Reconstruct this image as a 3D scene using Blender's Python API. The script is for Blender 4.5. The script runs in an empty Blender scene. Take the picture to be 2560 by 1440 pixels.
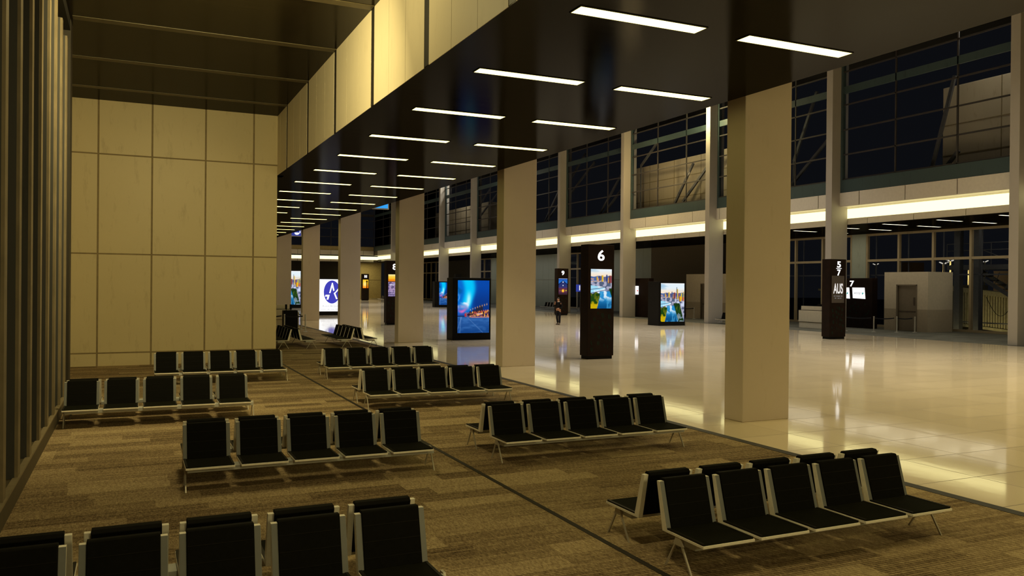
import bpy, bmesh, math, random
import numpy as np
from mathutils import Matrix, Vector
random.seed(4)
SC = bpy.context.scene
COL = SC.collection
PI = math.pi

# ------------------------------------------------------------------ node helpers
def new_mat(name):
    m = bpy.data.materials.new(name); m.use_nodes = True
    nt = m.node_tree; nt.nodes.clear()
    out = nt.nodes.new('ShaderNodeOutputMaterial')
    return m, nt, out
def bsdf(nt, out, color=(0.5, 0.5, 0.5), rough=0.5, metal=0.0, spec=0.5):
    b = nt.nodes.new('ShaderNodeBsdfPrincipled')
    b.inputs['Base Color'].default_value = (*color, 1)
    b.inputs['Roughness'].default_value = rough
    b.inputs['Metallic'].default_value = metal
    b.inputs['Specular IOR Level'].default_value = spec
    nt.links.new(b.outputs[0], out.inputs[0])
    return b
def mth(nt, op, a, b=None, c=None):
    n = nt.nodes.new('ShaderNodeMath'); n.operation = op
    for i, v in enumerate((a, b, c)):
        if v is None: continue
        if isinstance(v, (int, float)): n.inputs[i].default_value = v
        else: nt.links.new(v, n.inputs[i])
    return n.outputs[0]
def comb(nt, x, y, z=0.0):
    n = nt.nodes.new('ShaderNodeCombineXYZ')
    for i, v in enumerate((x, y, z)):
        if isinstance(v, (int, float)): n.inputs[i].default_value = v
        else: nt.links.new(v, n.inputs[i])
    return n.outputs[0]
def pos(nt):
    g = nt.nodes.new('ShaderNodeNewGeometry')
    s = nt.nodes.new('ShaderNodeSeparateXYZ'); nt.links.new(g.outputs['Position'], s.inputs[0])
    return s.outputs[0], s.outputs[1], s.outputs[2], g.outputs['Position']
def noise(nt, vec, scale, detail=3.0, rough=0.55):
    n = nt.nodes.new('ShaderNodeTexNoise')
    n.inputs['Scale'].default_value = scale; n.inputs['Detail'].default_value = detail
    n.inputs['Roughness'].default_value = rough
    nt.links.new(vec, n.inputs['Vector']); return n.outputs[0]
def white(nt, vec):
    n = nt.nodes.new('ShaderNodeTexWhiteNoise'); n.noise_dimensions = '3D'
    nt.links.new(vec, n.inputs['Vector']); return n.outputs['Value']
def ramp(nt, f, stops):
    n = nt.nodes.new('ShaderNodeValToRGB'); e = n.color_ramp.elements
    while len(e) < len(stops): e.new(0.5)
    for el, (p, c) in zip(e, stops): el.position = p; el.color = (*c, 1)
    nt.links.new(f, n.inputs[0]); return n.outputs[0]
def mixc(nt, f, a, b, mode='MIX'):
    n = nt.nodes.new('ShaderNodeMix'); n.data_type = 'RGBA'; n.blend_type = mode
    for i, v in ((0, f), (6, a), (7, b)):
        if isinstance(v, (int, float)): n.inputs[i].default_value = v
        elif isinstance(v, tuple): n.inputs[i].default_value = (*v, 1)
        else: nt.links.new(v, n.inputs[i])
    return n.outputs[2]
def bump(nt, b, h, strength=0.2, dist=0.01):
    n = nt.nodes.new('ShaderNodeBump'); n.inputs['Strength'].default_value = strength
    n.inputs['Distance'].default_value = dist
    nt.links.new(h, n.inputs['Height']); nt.links.new(n.outputs[0], b.inputs['Normal'])

M = {}
def plain(name, color, rough=0.5, metal=0.0, spec=0.5, var=0.12, scale=6.0):
    """paint-like surface with a faint procedural mottling"""
    m, nt, out = new_mat(name); b = bsdf(nt, out, color, rough, metal, spec)
    x, y, z, P = pos(nt)
    f = noise(nt, P, scale, 4)
    lo = tuple(c * (1 - var) for c in color); hi = tuple(min(1, c * (1 + var)) for c in color)
    nt.links.new(ramp(nt, f, [(0.3, lo), (0.7, hi)]), b.inputs['Base Color'])
    M[name] = m; return m
def emit(name, color, strength):
    m, nt, out = new_mat(name); e = nt.nodes.new('ShaderNodeEmission')
    e.inputs[0].default_value = (*color, 1); e.inputs[1].default_value = strength
    nt.links.new(e.outputs[0], out.inputs[0]); M[name] = m; return m
def glass(name, tint, refl, ior=1.06):
    m, nt, out = new_mat(name)
    t = nt.nodes.new('ShaderNodeBsdfTransparent'); t.inputs[0].default_value = (*tint, 1)
    g = nt.nodes.new('ShaderNodeBsdfGlossy'); g.inputs['Roughness'].default_value = 0.02
    g.inputs[0].default_value = (refl, refl, refl, 1)
    fr = nt.nodes.new('ShaderNodeFresnel'); fr.inputs[0].default_value = ior
    mx = nt.nodes.new('ShaderNodeMixShader')
    nt.links.new(fr.outputs[0], mx.inputs[0]); nt.links.new(t.outputs[0], mx.inputs[1]); nt.links.new(g.outputs[0], mx.inputs[2])
    nt.links.new(mx.outputs[0], out.inputs[0]); M[name] = m; return m

def carpet(name, dark, light, mid):
    m, nt, out = new_mat(name); b = bsdf(nt, out, mid, 0.95, 0, 0.1)
    x, y, z, P = pos(nt)
    row = mth(nt, 'FLOOR', mth(nt, 'DIVIDE', y, 0.37))
    sh = mth(nt, 'MULTIPLY', white(nt, comb(nt, row, 3.3, 0)), 0.9)
    colm = mth(nt, 'FLOOR', mth(nt, 'ADD', mth(nt, 'DIVIDE', x, 1.30), sh))
    blk = white(nt, comb(nt, row, colm, 1.0))
    # yarn rows run along x: each row a string of uneven tufts with a dark crease between rows
    yy = mth(nt, 'DIVIDE', y, 0.044)
    rid = mth(nt, 'FLOOR', yy)
    crease = mth(nt, 'MULTIPLY', mth(nt, 'ABSOLUTE', mth(nt, 'SUBTRACT', mth(nt, 'FRACT', yy), 0.5)), 2.0)
    crease = mth(nt, 'POWER', crease, 2.0)
    tuft = noise(nt, comb(nt, mth(nt, 'MULTIPLY', x, 34.0), mth(nt, 'MULTIPLY', rid, 5.37), 0), 1.0, 3, 0.7)
    fine = noise(nt, comb(nt, mth(nt, 'MULTIPLY', x, 75.0), mth(nt, 'MULTIPLY', y, 60.0), 0), 1.0, 2, 0.7)
    rowv = white(nt, comb(nt, rid, colm, 8.0))
    wide = noise(nt, comb(nt, mth(nt, 'MULTIPLY', x, 0.5), mth(nt, 'MULTIPLY', y, 2.0), 0), 0.9, 3)
    dk = mth(nt, 'SUBTRACT', 1.1, blk)
    v = mth(nt, 'ADD', mth(nt, 'MULTIPLY', tuft, 0.62), mth(nt, 'MULTIPLY', fine, 0.40))
    v = mth(nt, 'ADD', v, mth(nt, 'MULTIPLY', blk, 0.07))
    v = mth(nt, 'SUBTRACT', v, mth(nt, 'MULTIPLY', crease, mth(nt, 'ADD', mth(nt, 'MULTIPLY', dk, 0.16), 0.06)))
    v = mth(nt, 'SUBTRACT', v, mth(nt, 'MULTIPLY', rowv, mth(nt, 'MULTIPLY', dk, 0.13)))
    v = mth(nt, 'ADD', v, mth(nt, 'MULTIPLY', wide, 0.10))
    nt.links.new(ramp(nt, v, [(0.26, dark), (0.48, mid), (0.74, light)]), b.inputs['Base Color'])
    bump(nt, b, v, 0.5, 0.006)
    M[name] = m; return m

def tile(name):
    m, nt, out = new_mat(name); b = bsdf(nt, out, (0.6, 0.55, 0.42), 0.06, 0, 0.55)
    x, y, z, P = pos(nt)
    S = 1.325
    fx = mth(nt, 'FRACT', mth(nt, 'DIVIDE', mth(nt, 'SUBTRACT', x, 11.86 - 10 * S), S))
    fy = mth(nt, 'FRACT', mth(nt, 'DIVIDE', mth(nt, 'SUBTRACT', y, 9.81 - 20 * S), S))
    ex = mth(nt, 'ABSOLUTE', mth(nt, 'SUBTRACT', fx, 0.5)); ey = mth(nt, 'ABSOLUTE', mth(nt, 'SUBTRACT', fy, 0.5))
    g = mth(nt, 'GREATER_THAN', mth(nt, 'MAXIMUM', ex, ey), 0.494)
    ix = mth(nt, 'FLOOR', mth(nt, 'DIVIDE', mth(nt, 'SUBTRACT', x, 11.86), S)); iy = mth(nt, 'FLOOR', mth(nt, 'DIVIDE', mth(nt, 'SUBTRACT', y, 9.81), S))
    tv = white(nt, comb(nt, ix, iy, 2.0))
    sp = noise(nt, P, 140, 2, 0.7)
    v = mth(nt, 'ADD', mth(nt, 'MULTIPLY', tv, 0.25), mth(nt, 'MULTIPLY', sp, 0.75))
    c = ramp(nt, v, [(0.25, (0.70, 0.59, 0.42)), (0.75, (0.86, 0.73, 0.53))])
    c = mixc(nt, g, c, (0.16, 0.12, 0.07))
    nt.links.new(c, b.inputs['Base Color'])
    r = mth(nt, 'ADD', mth(nt, 'MULTIPLY', sp, 0.06), 0.035)
    r = mth(nt, 'ADD', r, mth(nt, 'MULTIPLY', g, 0.35))
    nt.links.new(r, b.inputs['Roughness'])
    w = noise(nt, comb(nt, mth(nt, 'MULTIPLY', x, 0.6), mth(nt, 'MULTIPLY', y, 0.25), 0), 3.0, 2)
    bump(nt, b, w, 0.02, 0.05)
    M[name] = m

def stained(name, base, stain, rough=0.6, scale=0.6, lines=0.0, spec=0.3, thr=(0.56, 0.74)):
    """wall panel / concrete: mottled with weather stains of their own shape"""
    m, nt, out = new_mat(name); b = bsdf(nt, out, base, rough, 0, spec)
    x, y, z, P = pos(nt)
    f = noise(nt, P, scale, 6, 0.65)
    s = noise(nt, comb(nt, mth(nt, 'MULTIPLY', x, 3.0), mth(nt, 'MULTIPLY', y, 3.0), mth(nt, 'MULTIPLY', z, 0.8)), 1.3, 5, 0.7)
    c = mixc(nt, f, tuple(v * 0.94 for v in base), tuple(min(1, v * 1.06) for v in base))
    st = nt.nodes.new('ShaderNodeMapRange'); st.inputs[1].default_value = thr[0]; st.inputs[2].default_value = thr[1]
    nt.links.new(s, st.inputs[0])
    c = mixc(nt, mth(nt, 'MULTIPLY', st.outputs[0], 0.45), c, stain)
    nt.links.new(c, b.inputs['Base Color'])
    bump(nt, b, f, 0.05, 0.02)
    M[name] = m; return m

def gloss_ceiling(name, base, hi, sheen, r0):
    """dark lacquered boards: matte base under a thin even sheen"""
    m, nt, out = new_mat(name)
    x, y, z, P = pos(nt)
    f = noise(nt, comb(nt, mth(nt, 'MULTIPLY', x, 0.35), mth(nt, 'MULTIPLY', y, 4.0), 0), 1.4, 5, 0.6)
    d = nt.nodes.new('ShaderNodeBsdfDiffuse'); nt.links.new(mixc(nt, f, base, hi), d.inputs[0])
    g = nt.nodes.new('ShaderNodeBsdfGlossy')
    nt.links.new(mth(nt, 'ADD', mth(nt, 'MULTIPLY', f, 0.10), r0), g.inputs['Roughness'])
    mx = nt.nodes.new('ShaderNodeMixShader'); mx.inputs[0].default_value = sheen
    nt.links.new(d.outputs[0], mx.inputs[1]); nt.links.new(g.outputs[0], mx.inputs[2])
    bp = nt.nodes.new('ShaderNodeBump'); bp.inputs['Strength'].default_value = 0.03; bp.inputs['Distance'].default_value = 0.01
    nt.links.new(noise(nt, P, 160, 2), bp.inputs['Height'])
    nt.links.new(bp.outputs[0], d.inputs['Normal']); nt.links.new(bp.outputs[0], g.inputs['Normal'])
    nt.links.new(mx.outputs[0], out.inputs[0])
    M[name] = m; return m

WARM = (1.0, 0.80, 0.40)
carpet('carpet_brown', (0.062, 0.040, 0.024), (0.62, 0.485, 0.29), (0.265, 0.190, 0.108))
carpet('carpet_grey', (0.07, 0.07, 0.06), (0.20, 0.20, 0.17), (0.12, 0.12, 0.10))
tile('cream_tile')
plain('seam_strip', (0.014, 0.009, 0.005), 0.7, var=0.35, scale=2)
plain('border_strip', (0.052, 0.050, 0.052), 0.6, var=0.15)
stained('wall_panel', (0.60, 0.51, 0.305), (0.36, 0.28, 0.15), 0.42, 0.5)
plain('panel_joint', (0.25, 0.19, 0.095), 0.7)
plain('dark_joint', (0.08, 0.06, 0.04), 0.7)
stained('fascia_panel', (0.62, 0.55, 0.40), (0.5, 0.43, 0.3), 0.55, 0.8)
plain('black_gap', (0.012, 0.010, 0.007), 0.6)
gloss_ceiling('soffit_black', (0.006, 0.005, 0.003), (0.014, 0.011, 0.006), 0.046, 0.05)
gloss_ceiling('ceiling_brown', (0.006, 0.0045, 0.002), (0.030, 0.022, 0.009), 0.10, 0.10)
plain('ceiling_strip', (0.095, 0.075, 0.034), 0.5)
plain('plain_dark', (0.04, 0.035, 0.03), 0.7)
stained('pillar', (0.58, 0.50, 0.42), (0.42, 0.35, 0.25), 0.5, 0.9, thr=(0.60, 0.8))
stained('pillar_grey', (0.46, 0.43, 0.395), (0.34, 0.30, 0.25), 0.5, 0.9, thr=(0.60, 0.8))
plain('white_panel', (0.74, 0.70, 0.63), 0.5, var=0.04)
stained('teal_steel', (0.055, 0.088, 0.098), (0.012, 0.018, 0.02), 0.45, 1.2, spec=0.4)
plain('mullion_grey', (0.042, 0.038, 0.040), 0.6)
stained('fin_brown', (0.062, 0.060, 0.056), (0.022, 0.02, 0.016), 0.5, 0.8)
plain('fin_edge', (0.22, 0.175, 0.105), 0.5, var=0.2, scale=2)
plain('pilaster', (0.020, 0.014, 0.006), 0.6)
plain('kerb_brown', (0.085, 0.066, 0.034), 0.6)
plain('kerb_edge', (0.26, 0.21, 0.13), 0.5)
stained('frame_tan', (0.36, 0.29, 0.18), (0.16, 0.12, 0.07), 0.6, 1.5)
plain('frame_grey', (0.07, 0.07, 0.075), 0.5)
stained('green_panel', (0.33, 0.37, 0.31), (0.22, 0.25, 0.2), 0.5, 0.7)
plain('speckle_wall', (0.12, 0.095, 0.06), 0.85, var=0.6, scale=60)
plain('tan_wall', (0.42, 0.34, 0.16), 0.7)
plain('dark_wall', (0.022, 0.018, 0.013), 0.8)
plain('door_box', (0.60, 0.54, 0.43), 0.55, var=0.05)
plain('wainscot', (0.42, 0.36, 0.27), 0.55, var=0.05)
plain('door_brown', (0.20, 0.165, 0.12), 0.5, var=0.06)
plain('door_dark', (0.08, 0.06, 0.04), 0.5)
plain('white_steel', (0.90, 0.85, 0.74), 0.35, var=0.06, scale=14)
plain('rail_shade', (0.17, 0.175, 0.175), 0.45, var=0.06)
plain('beam_steel', (0.46, 0.47, 0.46), 0.4, var=0.08)
plain('leg_steel', (0.50, 0.46, 0.38), 0.4, metal=0.2, var=0.08)
plain('black_vinyl', (0.0040, 0.0038, 0.0026), 0.7, spec=0.08, var=0.25, scale=25)
plain('seat_vinyl', (0.008, 0.008, 0.0045), 0.8, spec=0.06, var=0.2, scale=25)
plain('black_piping', (0.010, 0.009, 0.007), 0.5, spec=0.2)
plain('kiosk_brown', (0.012, 0.0055, 0.0035), 0.5, spec=0.12, var=0.3, scale=3)
plain('kiosk_black', (0.005, 0.0045, 0.004), 0.5, spec=0.12)
plain('pattern_green', (0.011, 0.021, 0.014), 0.6, spec=0.1)
plain('panel_taupe', (0.085, 0.07, 0.065), 0.5, var=0.05)
plain('silver', (0.62, 0.60, 0.54), 0.35, metal=0.3)
plain('belt_navy', (0.012, 0.014, 0.025), 0.7)
plain('counter_cream', (0.66, 0.60, 0.46), 0.5, var=0.04)
plain('jet_cream', (0.55, 0.48, 0.27), 0.7, var=0.15)
plain('jet_dark', (0.16, 0.14, 0.09), 0.7)
plain('ext_steel', (0.12, 0.12, 0.125), 0.5)
plain('ext_brick', (0.085, 0.055, 0.035), 0.8)
stained('concrete_tan', (0.50, 0.42, 0.29), (0.28, 0.22, 0.14), 0.8, 0.6)
plain('asphalt', (0.03, 0.03, 0.032), 0.9)
plain('skin', (0.42, 0.20, 0.11), 0.5)
plain('hair_dark', (0.015, 0.010, 0.007), 0.6)
plain('jacket_black', (0.007, 0.006, 0.006), 0.9, spec=0.1)
plain('trousers_navy', (0.010, 0.010, 0.013), 0.9, spec=0.1)
plain('shoe_brown', (0.03, 0.015, 0.009), 0.5)
plain('collar_white', (0.65, 0.5, 0.36), 0.7)
plain('shirt_olive', (0.16, 0.13, 0.07), 0.8)
emit('lamp_glow', (1.0, 0.84, 0.26), 4.6)
emit('gate_glow', (1.0, 0.90, 0.62), 3.2)
emit('cove_glow', (1.0, 0.90, 0.42), 2.1)
emit('digit_glow', (1.0, 0.98, 0.95), 2.2)
emit('letter_dim', (1.0, 0.95, 0.9), 0.85)
emit('letter_faint', (1.0, 0.95, 0.9), 0.22)
emit('screen_white', (1.0, 1.0, 1.0), 1.3)
emit('logo_blue', (0.055, 0.055, 0.48), 1.0)
emit('letter_grey', (0.42, 0.42, 0.45), 0.9)
emit('sign_blue', (0.04, 0.06, 0.36), 0.8)
emit('sign_sky', (0.04, 0.40, 1.0), 0.9)
emit('letter_ink', (0.09, 0.10, 0.12), 0.9)
emit('leaf_teal', (0.06, 0.42, 0.38), 0.9)
emit('post_glow', (1.0, 0.9, 0.7), 0.7)
emit('red_mark', (0.8, 0.05, 0.05), 1.0)
glass('night_glass', (0.86, 0.88, 0.92), 0.22)
glass('blue_glass', (0.55, 0.62, 0.85), 0.3)
m, nt, out = new_mat('picture')
e_ = nt.nodes.new('ShaderNodeEmission'); a_ = nt.nodes.new('ShaderNodeAttribute'); a_.attribute_name = 'picture'
nt.links.new(a_.outputs[0], e_.inputs[0]); e_.inputs[1].default_value = 1.0
nt.links.new(e_.outputs[0], out.inputs[0]); M['picture'] = m

# ------------------------------------------------------------------ mesh helpers
class MB:
    def __init__(s): s.v = []; s.f = []; s.m = []
    def add(s, vs, fs, mi=0):
        o = len(s.v); s.v += [tuple(p) for p in vs]
        s.f += [tuple(i + o for i in f) for f in fs]; s.m += [mi] * len(fs)
    def box(s, x0, x1, y0, y1, z0, z1, mi=0):
        s.add([(x0, y0, z0), (x1, y0, z0), (x1, y1, z0), (x0, y1, z0), (x0, y0, z1), (x1, y0, z1), (x1, y1, z1), (x0, y1, z1)],
              [(0, 3, 2, 1), (4, 5, 6, 7), (0, 1, 5, 4), (1, 2, 6, 5), (2, 3, 7, 6), (3, 0, 4, 7)], mi)
        return s
    def prism(s, prof, axis, a, b, mi=0):
        """closed profile extruded from a to b along axis ('x': profile is (y,z); 'y': (x,z); 'z': (x,y))"""
        n = len(prof)
        def P(p, t):
            return (t, p[0], p[1]) if axis == 'x' else (p[0], t, p[1]) if axis == 'y' else (p[0], p[1], t)
        vs = [P(p, a) for p in prof] + [P(p, b) for p in prof]
        fs = [tuple(range(n)), tuple(reversed(range(n, 2 * n)))] + [(i, i + n, (i + 1) % n + n, (i + 1) % n) for i in range(n)]
        s.add(vs, fs, mi); return s
    def bar(s, p0, p1, w, h=None, mi=0, up=(0, 0, 1)):
        h = h or w; p0 = Vector(p0); p1 = Vector(p1); d = (p1 - p0).normalized(); u = Vector(up)
        if abs(d.dot(u)) > 0.95: u = Vector((1, 0, 0))
        a = d.cross(u).normalized() * w / 2; b = a.cross(d).normalized() * h / 2
        vs = [p + sa * a + sb * b for p in (p0, p1) for sa, sb in ((-1, -1), (1, -1), (1, 1), (-1, 1))]
        s.add(vs, [(0, 1, 2, 3), (7, 6, 5, 4), (0, 4, 5, 1), (1, 5, 6, 2), (2, 6, 7, 3), (3, 7, 4, 0)], mi); return s
    def tube(s, pts, r, n=8, mi=0, r1=None):
        pts = [Vector(p) for p in pts]; rings = []
        for i, p in enumerate(pts):
            d = (pts[min(i + 1, len(pts) - 1)] - pts[max(i - 1, 0)]).normalized()
            u = Vector((0, 0, 1)) if abs(d.z) < 0.9 else Vector((1, 0, 0))
            a = d.cross(u).normalized(); b = a.cross(d).normalized()
            rr = r if r1 is None else r + (r1 - r) * i / (len(pts) - 1)
            rings.append([p + rr * (math.cos(2 * PI * k / n) * a + math.sin(2 * PI * k / n) * b) for k in range(n)])
        vs = [q for ring in rings for q in ring]; fs = []
        for i in range(len(pts) - 1):
            for k in range(n):
                fs.append((i * n + k, i * n + (k + 1) % n, (i + 1) * n + (k + 1) % n, (i + 1) * n + k))
        fs += [tuple(reversed(range(n))), tuple(range((len(pts) - 1) * n, len(pts) * n))]
        s.add(vs, fs, mi); return s
    def lathe(s, prof, c, n=20, mi=0):
        vs = [(c[0] + r * math.cos(2 * PI * k / n), c[1] + r * math.sin(2 * PI * k / n), c[2] + z) for r, z in prof for k in range(n)]
        fs = []
        for i in range(len(prof) - 1):
            for k in range(n): fs.append((i * n + k, i * n + (k + 1) % n, (i + 1) * n + (k + 1) % n, (i + 1) * n + k))
        fs += [tuple(reversed(range(n))), tuple(range((len(prof) - 1) * n, len(prof) * n))]
        s.add(vs, fs, mi); return s
    def build(s, name, mats, parent=None, bevel=0.0, smooth=False):
        me = bpy.data.meshes.new(name); me.from_pydata(s.v, [], s.f)
        for mt in (mats if isinstance(mats, (list, tuple)) else [mats]): me.materials.append(M[mt])
        me.polygons.foreach_set('material_index', s.m)
        bm = bmesh.new(); bm.from_mesh(me); bmesh.ops.recalc_face_normals(bm, faces=bm.faces); bm.to_mesh(me); bm.free()
        if smooth: me.polygons.foreach_set('use_smooth', [True] * len(me.polygons))
        o = bpy.data.objects.new(name, me); COL.objects.link(o)
        if parent is not None: o.parent = parent
        if bevel:
            b = o.modifiers.new('edge', 'BEVEL'); b.width = bevel; b.segments = 2; b.limit_method = 'ANGLE'
        return o
def tag(o, label=None, cat=None, group=None, kind=None):
    if label: o['label'] = label
    if cat: o['category'] = cat
    if group: o['group'] = group
    if kind: o['kind'] = kind
    return o
def thing(name, label, cat, loc=(0, 0, 0), rz=0.0, group=None, kind=None):
    o = bpy.data.objects.new(name, None); COL.objects.link(o); o.empty_display_size = 0.2
    o.location = loc; o.rotation_euler = (0, 0, rz)
    return tag(o, label, cat, group, kind)
def struct(o, label, cat='structure'): return tag(o, label, cat, None, 'structure')
def copy_tree(o, parent=None):
    c = o.copy(); COL.objects.link(c)
    if parent is not None: c.parent = parent
    for ch in list(o.children): copy_tree(ch, c)
    return c
def text(name, body, w, h, origin, parent, mat, bold=0.0, depth=0.012, face='-y', center=True):
    """lettering fitted to w x h; origin is its centre, facing -y or -x"""
    cu = bpy.data.curves.new(name, 'FONT'); cu.body = body; cu.offset = bold; cu.extrude = 0.02; cu.resolution_u = 6
    tmp = bpy.data.objects.new(name, cu); COL.objects.link(tmp)
    me = bpy.data.meshes.new_from_object(tmp.evaluated_get(bpy.context.evaluated_depsgraph_get()))
    bpy.data.objects.remove(tmp); bpy.data.curves.remove(cu)
    n = len(me.vertices); co = np.zeros(n * 3); me.vertices.foreach_get('co', co); co = co.reshape(-1, 3)
    lo = co.min(0); hi = co.max(0); c = (lo + hi) / 2
    q = np.zeros_like(co)
    sx = w / max(hi[0] - lo[0], 1e-6); sy = h / max(hi[1] - lo[1], 1e-6)
    if face == '-y':
        q[:, 0] = (co[:, 0] - c[0]) * sx; q[:, 2] = (co[:, 1] - c[1]) * sy; q[:, 1] = -(co[:, 2] - lo[2]) * depth / 0.04
    else:
        q[:, 1] = -(co[:, 0] - c[0]) * sx; q[:, 2] = (co[:, 1] - c[1]) * sy; q[:, 0] = -(co[:, 2] - lo[2]) * depth / 0.04
    q += np.array(origin)
    me.vertices.foreach_set('co', q.ravel()); me.update()
    me.materials.clear(); me.materials.append(M[mat]); me.name = name
    o = bpy.data.objects.new(name, me); COL.objects.link(o)
    if parent is not None: o.parent = parent
    return o

# ------------------------------------------------------------------ pictures shown by the displays
def lin(c):
    c = np.asarray(c, float)
    return np.where(c <= 0.04045, c / 12.92, ((c + 0.055) / 1.055) ** 2.4)
def vnoise(u, v, sx, sy, seed):
    rng = np.random.RandomState(seed); G = rng.rand(64, 64)
    def one(a, b):
        i = np.floor(a).astype(int); j = np.floor(b).astype(int); f = a - i; g = b - j
        f = f * f * (3 - 2 * f); g = g * g * (3 - 2 * g)
        q = lambda p, r: G[p % 64, r % 64]
        return (q(i, j) * (1 - f) + q(i + 1, j) * f) * (1 - g) + (q(i, j + 1) * (1 - f) + q(i + 1, j + 1) * f) * g
    return (one(u * sx, v * sy) + 0.5 * one(u * sx * 2, v * sy * 2 + 7) + 0.25 * one(u * sx * 4 + 3, v * sy * 4)) / 1.75
def blend(img, col, a): return img * (1 - a[..., None]) + np.array(col) * a[..., None]
def sm(x, a, b): t = np.clip((x - a) / (b - a), 0, 1); return t * t * (3 - 2 * t)
def pic_dusk(u, v):      # dusk sky over a lit terminal and apron; v runs down
    img = np.zeros(u.shape + (3,)) + np.array([0.04, 0.28, 0.66])
    img = blend(img, (0.03, 0.45, 0.85), sm(u, 0.75, 0.0) * 0.8)
    n = vnoise(u, v, 4, 5, 1)
    img = blend(img, (0.05, 0.20, 0.50), sm(v, 0.05, 0.5) * sm(u, 0.35, 0.6) * 0.9)
    img = blend(img, (0.03, 0.33, 0.55), sm(n, 0.5, 0.7) * sm(u, 0.25, 0.0) * 0.8)
    c = 0.33 - 0.02 * v + 0.05 * np.sin(v * 9)
    w = 0.20 - 0.10 * v
    beam = np.exp(-((u - c) / w) ** 4) * sm(v, 0.66, 0.40)
    img = blend(img, (0.02, 0.80, 1.0), beam * 0.95)
    img = blend(img, (0.70, 0.97, 1.0), np.exp(-((u - 0.30 - 0.05 * np.sin(v * 6)) / 0.07) ** 2) * sm(v, 0.15, 0.36) * sm(v, 0.55, 0.42))
    n2 = vnoise(u, v, 5, 8, 2)
    d = v - (0.33 + 0.42 * u)
    img = blend(img, (0.93, 0.96, 1.0), np.exp(-(d / 0.055) ** 2) * sm(n2, 0.35, 0.6) * sm(u, 0.42, 0.34))
    img = blend(img, (0.55, 0.62, 0.85), np.exp(-((v - 0.50) / 0.04) ** 2) * sm(u, 0.38, 0.2) * sm(n2, 0.3, 0.6))
    img = blend(img, (0.90, 0.42, 0.72), np.exp(-((v - 0.565 - 0.03 * np.sin(u * 14)) / 0.035) ** 2) * np.exp(-((u - 0.15) / 0.14) ** 2) * 0.95)
    img = blend(img, (0.18, 0.28, 0.62), sm(v, 0.60, 0.66) * sm(u, 0.45, 0.25) * (v < 0.69) * 0.7)
    # terminal roof
    roof = 0.60 - 0.13 * sm(u, 0.36, 0.8) + 0.02 * np.sin(u * 60)
    m = ((v > roof) & (v < 0.66) & (u > 0.36) & (u < 0.80)).astype(float)
    img = blend(img, (0.14, 0.15, 0.24), m)
    for k in range(8):
        x = 0.40 + k * 0.075; y = 0.575 - 0.125 * ((x - 0.36) / 0.6) ** 0.8
        img = blend(img, (1.0, 0.72, 0.45), np.exp(-(((u - x) / 0.012) ** 2 + ((v - y) / (0.012 + 0.008 * k / 8)) ** 2)))
    n3 = vnoise(u, v, 22, 26, 3); n4 = vnoise(u, v, 40, 30, 4)
    m = ((v > 0.635 - 0.07 * u + 0.012 * np.sin(u * 90)) & (v < 0.695) & (u > 0.22)).astype(float)
    img = blend(img, (0.85, 0.34, 0.20), m * sm(n3, 0.40, 0.62) * 0.85)
    img = blend(img, (1.0, 0.72, 0.25), m * sm(n4, 0.54, 0.64))
    img = blend(img, (0.20, 0.10, 0.16), m * sm(n3, 0.46, 0.36))
    img = blend(img, (0.95, 0.80, 0.85), m * np.exp(-(((u - 0.68) / 0.10) ** 2 + ((v - 0.64) / 0.012) ** 2)))
    img = blend(img, (0.75, 0.12, 0.15), ((np.abs(u - 0.235 - (v - 0.66) * 0.25) < 0.016) & (v > 0.63) & (v < 0.69)).astype(float))
    img = blend(img, (0.08, 0.13, 0.28), ((v > 0.672) & (v < 0.69) & (u < 0.22)).astype(float))
    # apron
    g = sm(v, 0.685, 0.70)
    ap = np.zeros_like(img) + np.array([0.14, 0.33, 0.60]); ap = blend(ap, (0.08, 0.26, 0.52), sm(v, 0.78, 1.0))
    ap = blend(ap, (0.35, 0.58, 0.85), sm(vnoise(u, v, 4, 20, 5), 0.45, 0.85) * 0.32)
    for x0, k in ((0.12, -0.25), (0.28, 0.85), (0.10, -0.05)):
        ap = blend(ap, (0.55, 0.68, 0.88), np.exp(-((u - x0 - (v - 0.69) * k * 2) / 0.014) ** 2) * 0.35)
    ap = blend(ap, (0.95, 0.55, 0.45), np.exp(-((v - 0.70) / 0.012) ** 2) * sm(u, 0.25, 0.5) * 0.8)
    return img * (1 - g[..., None]) + ap * g[..., None]
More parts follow.
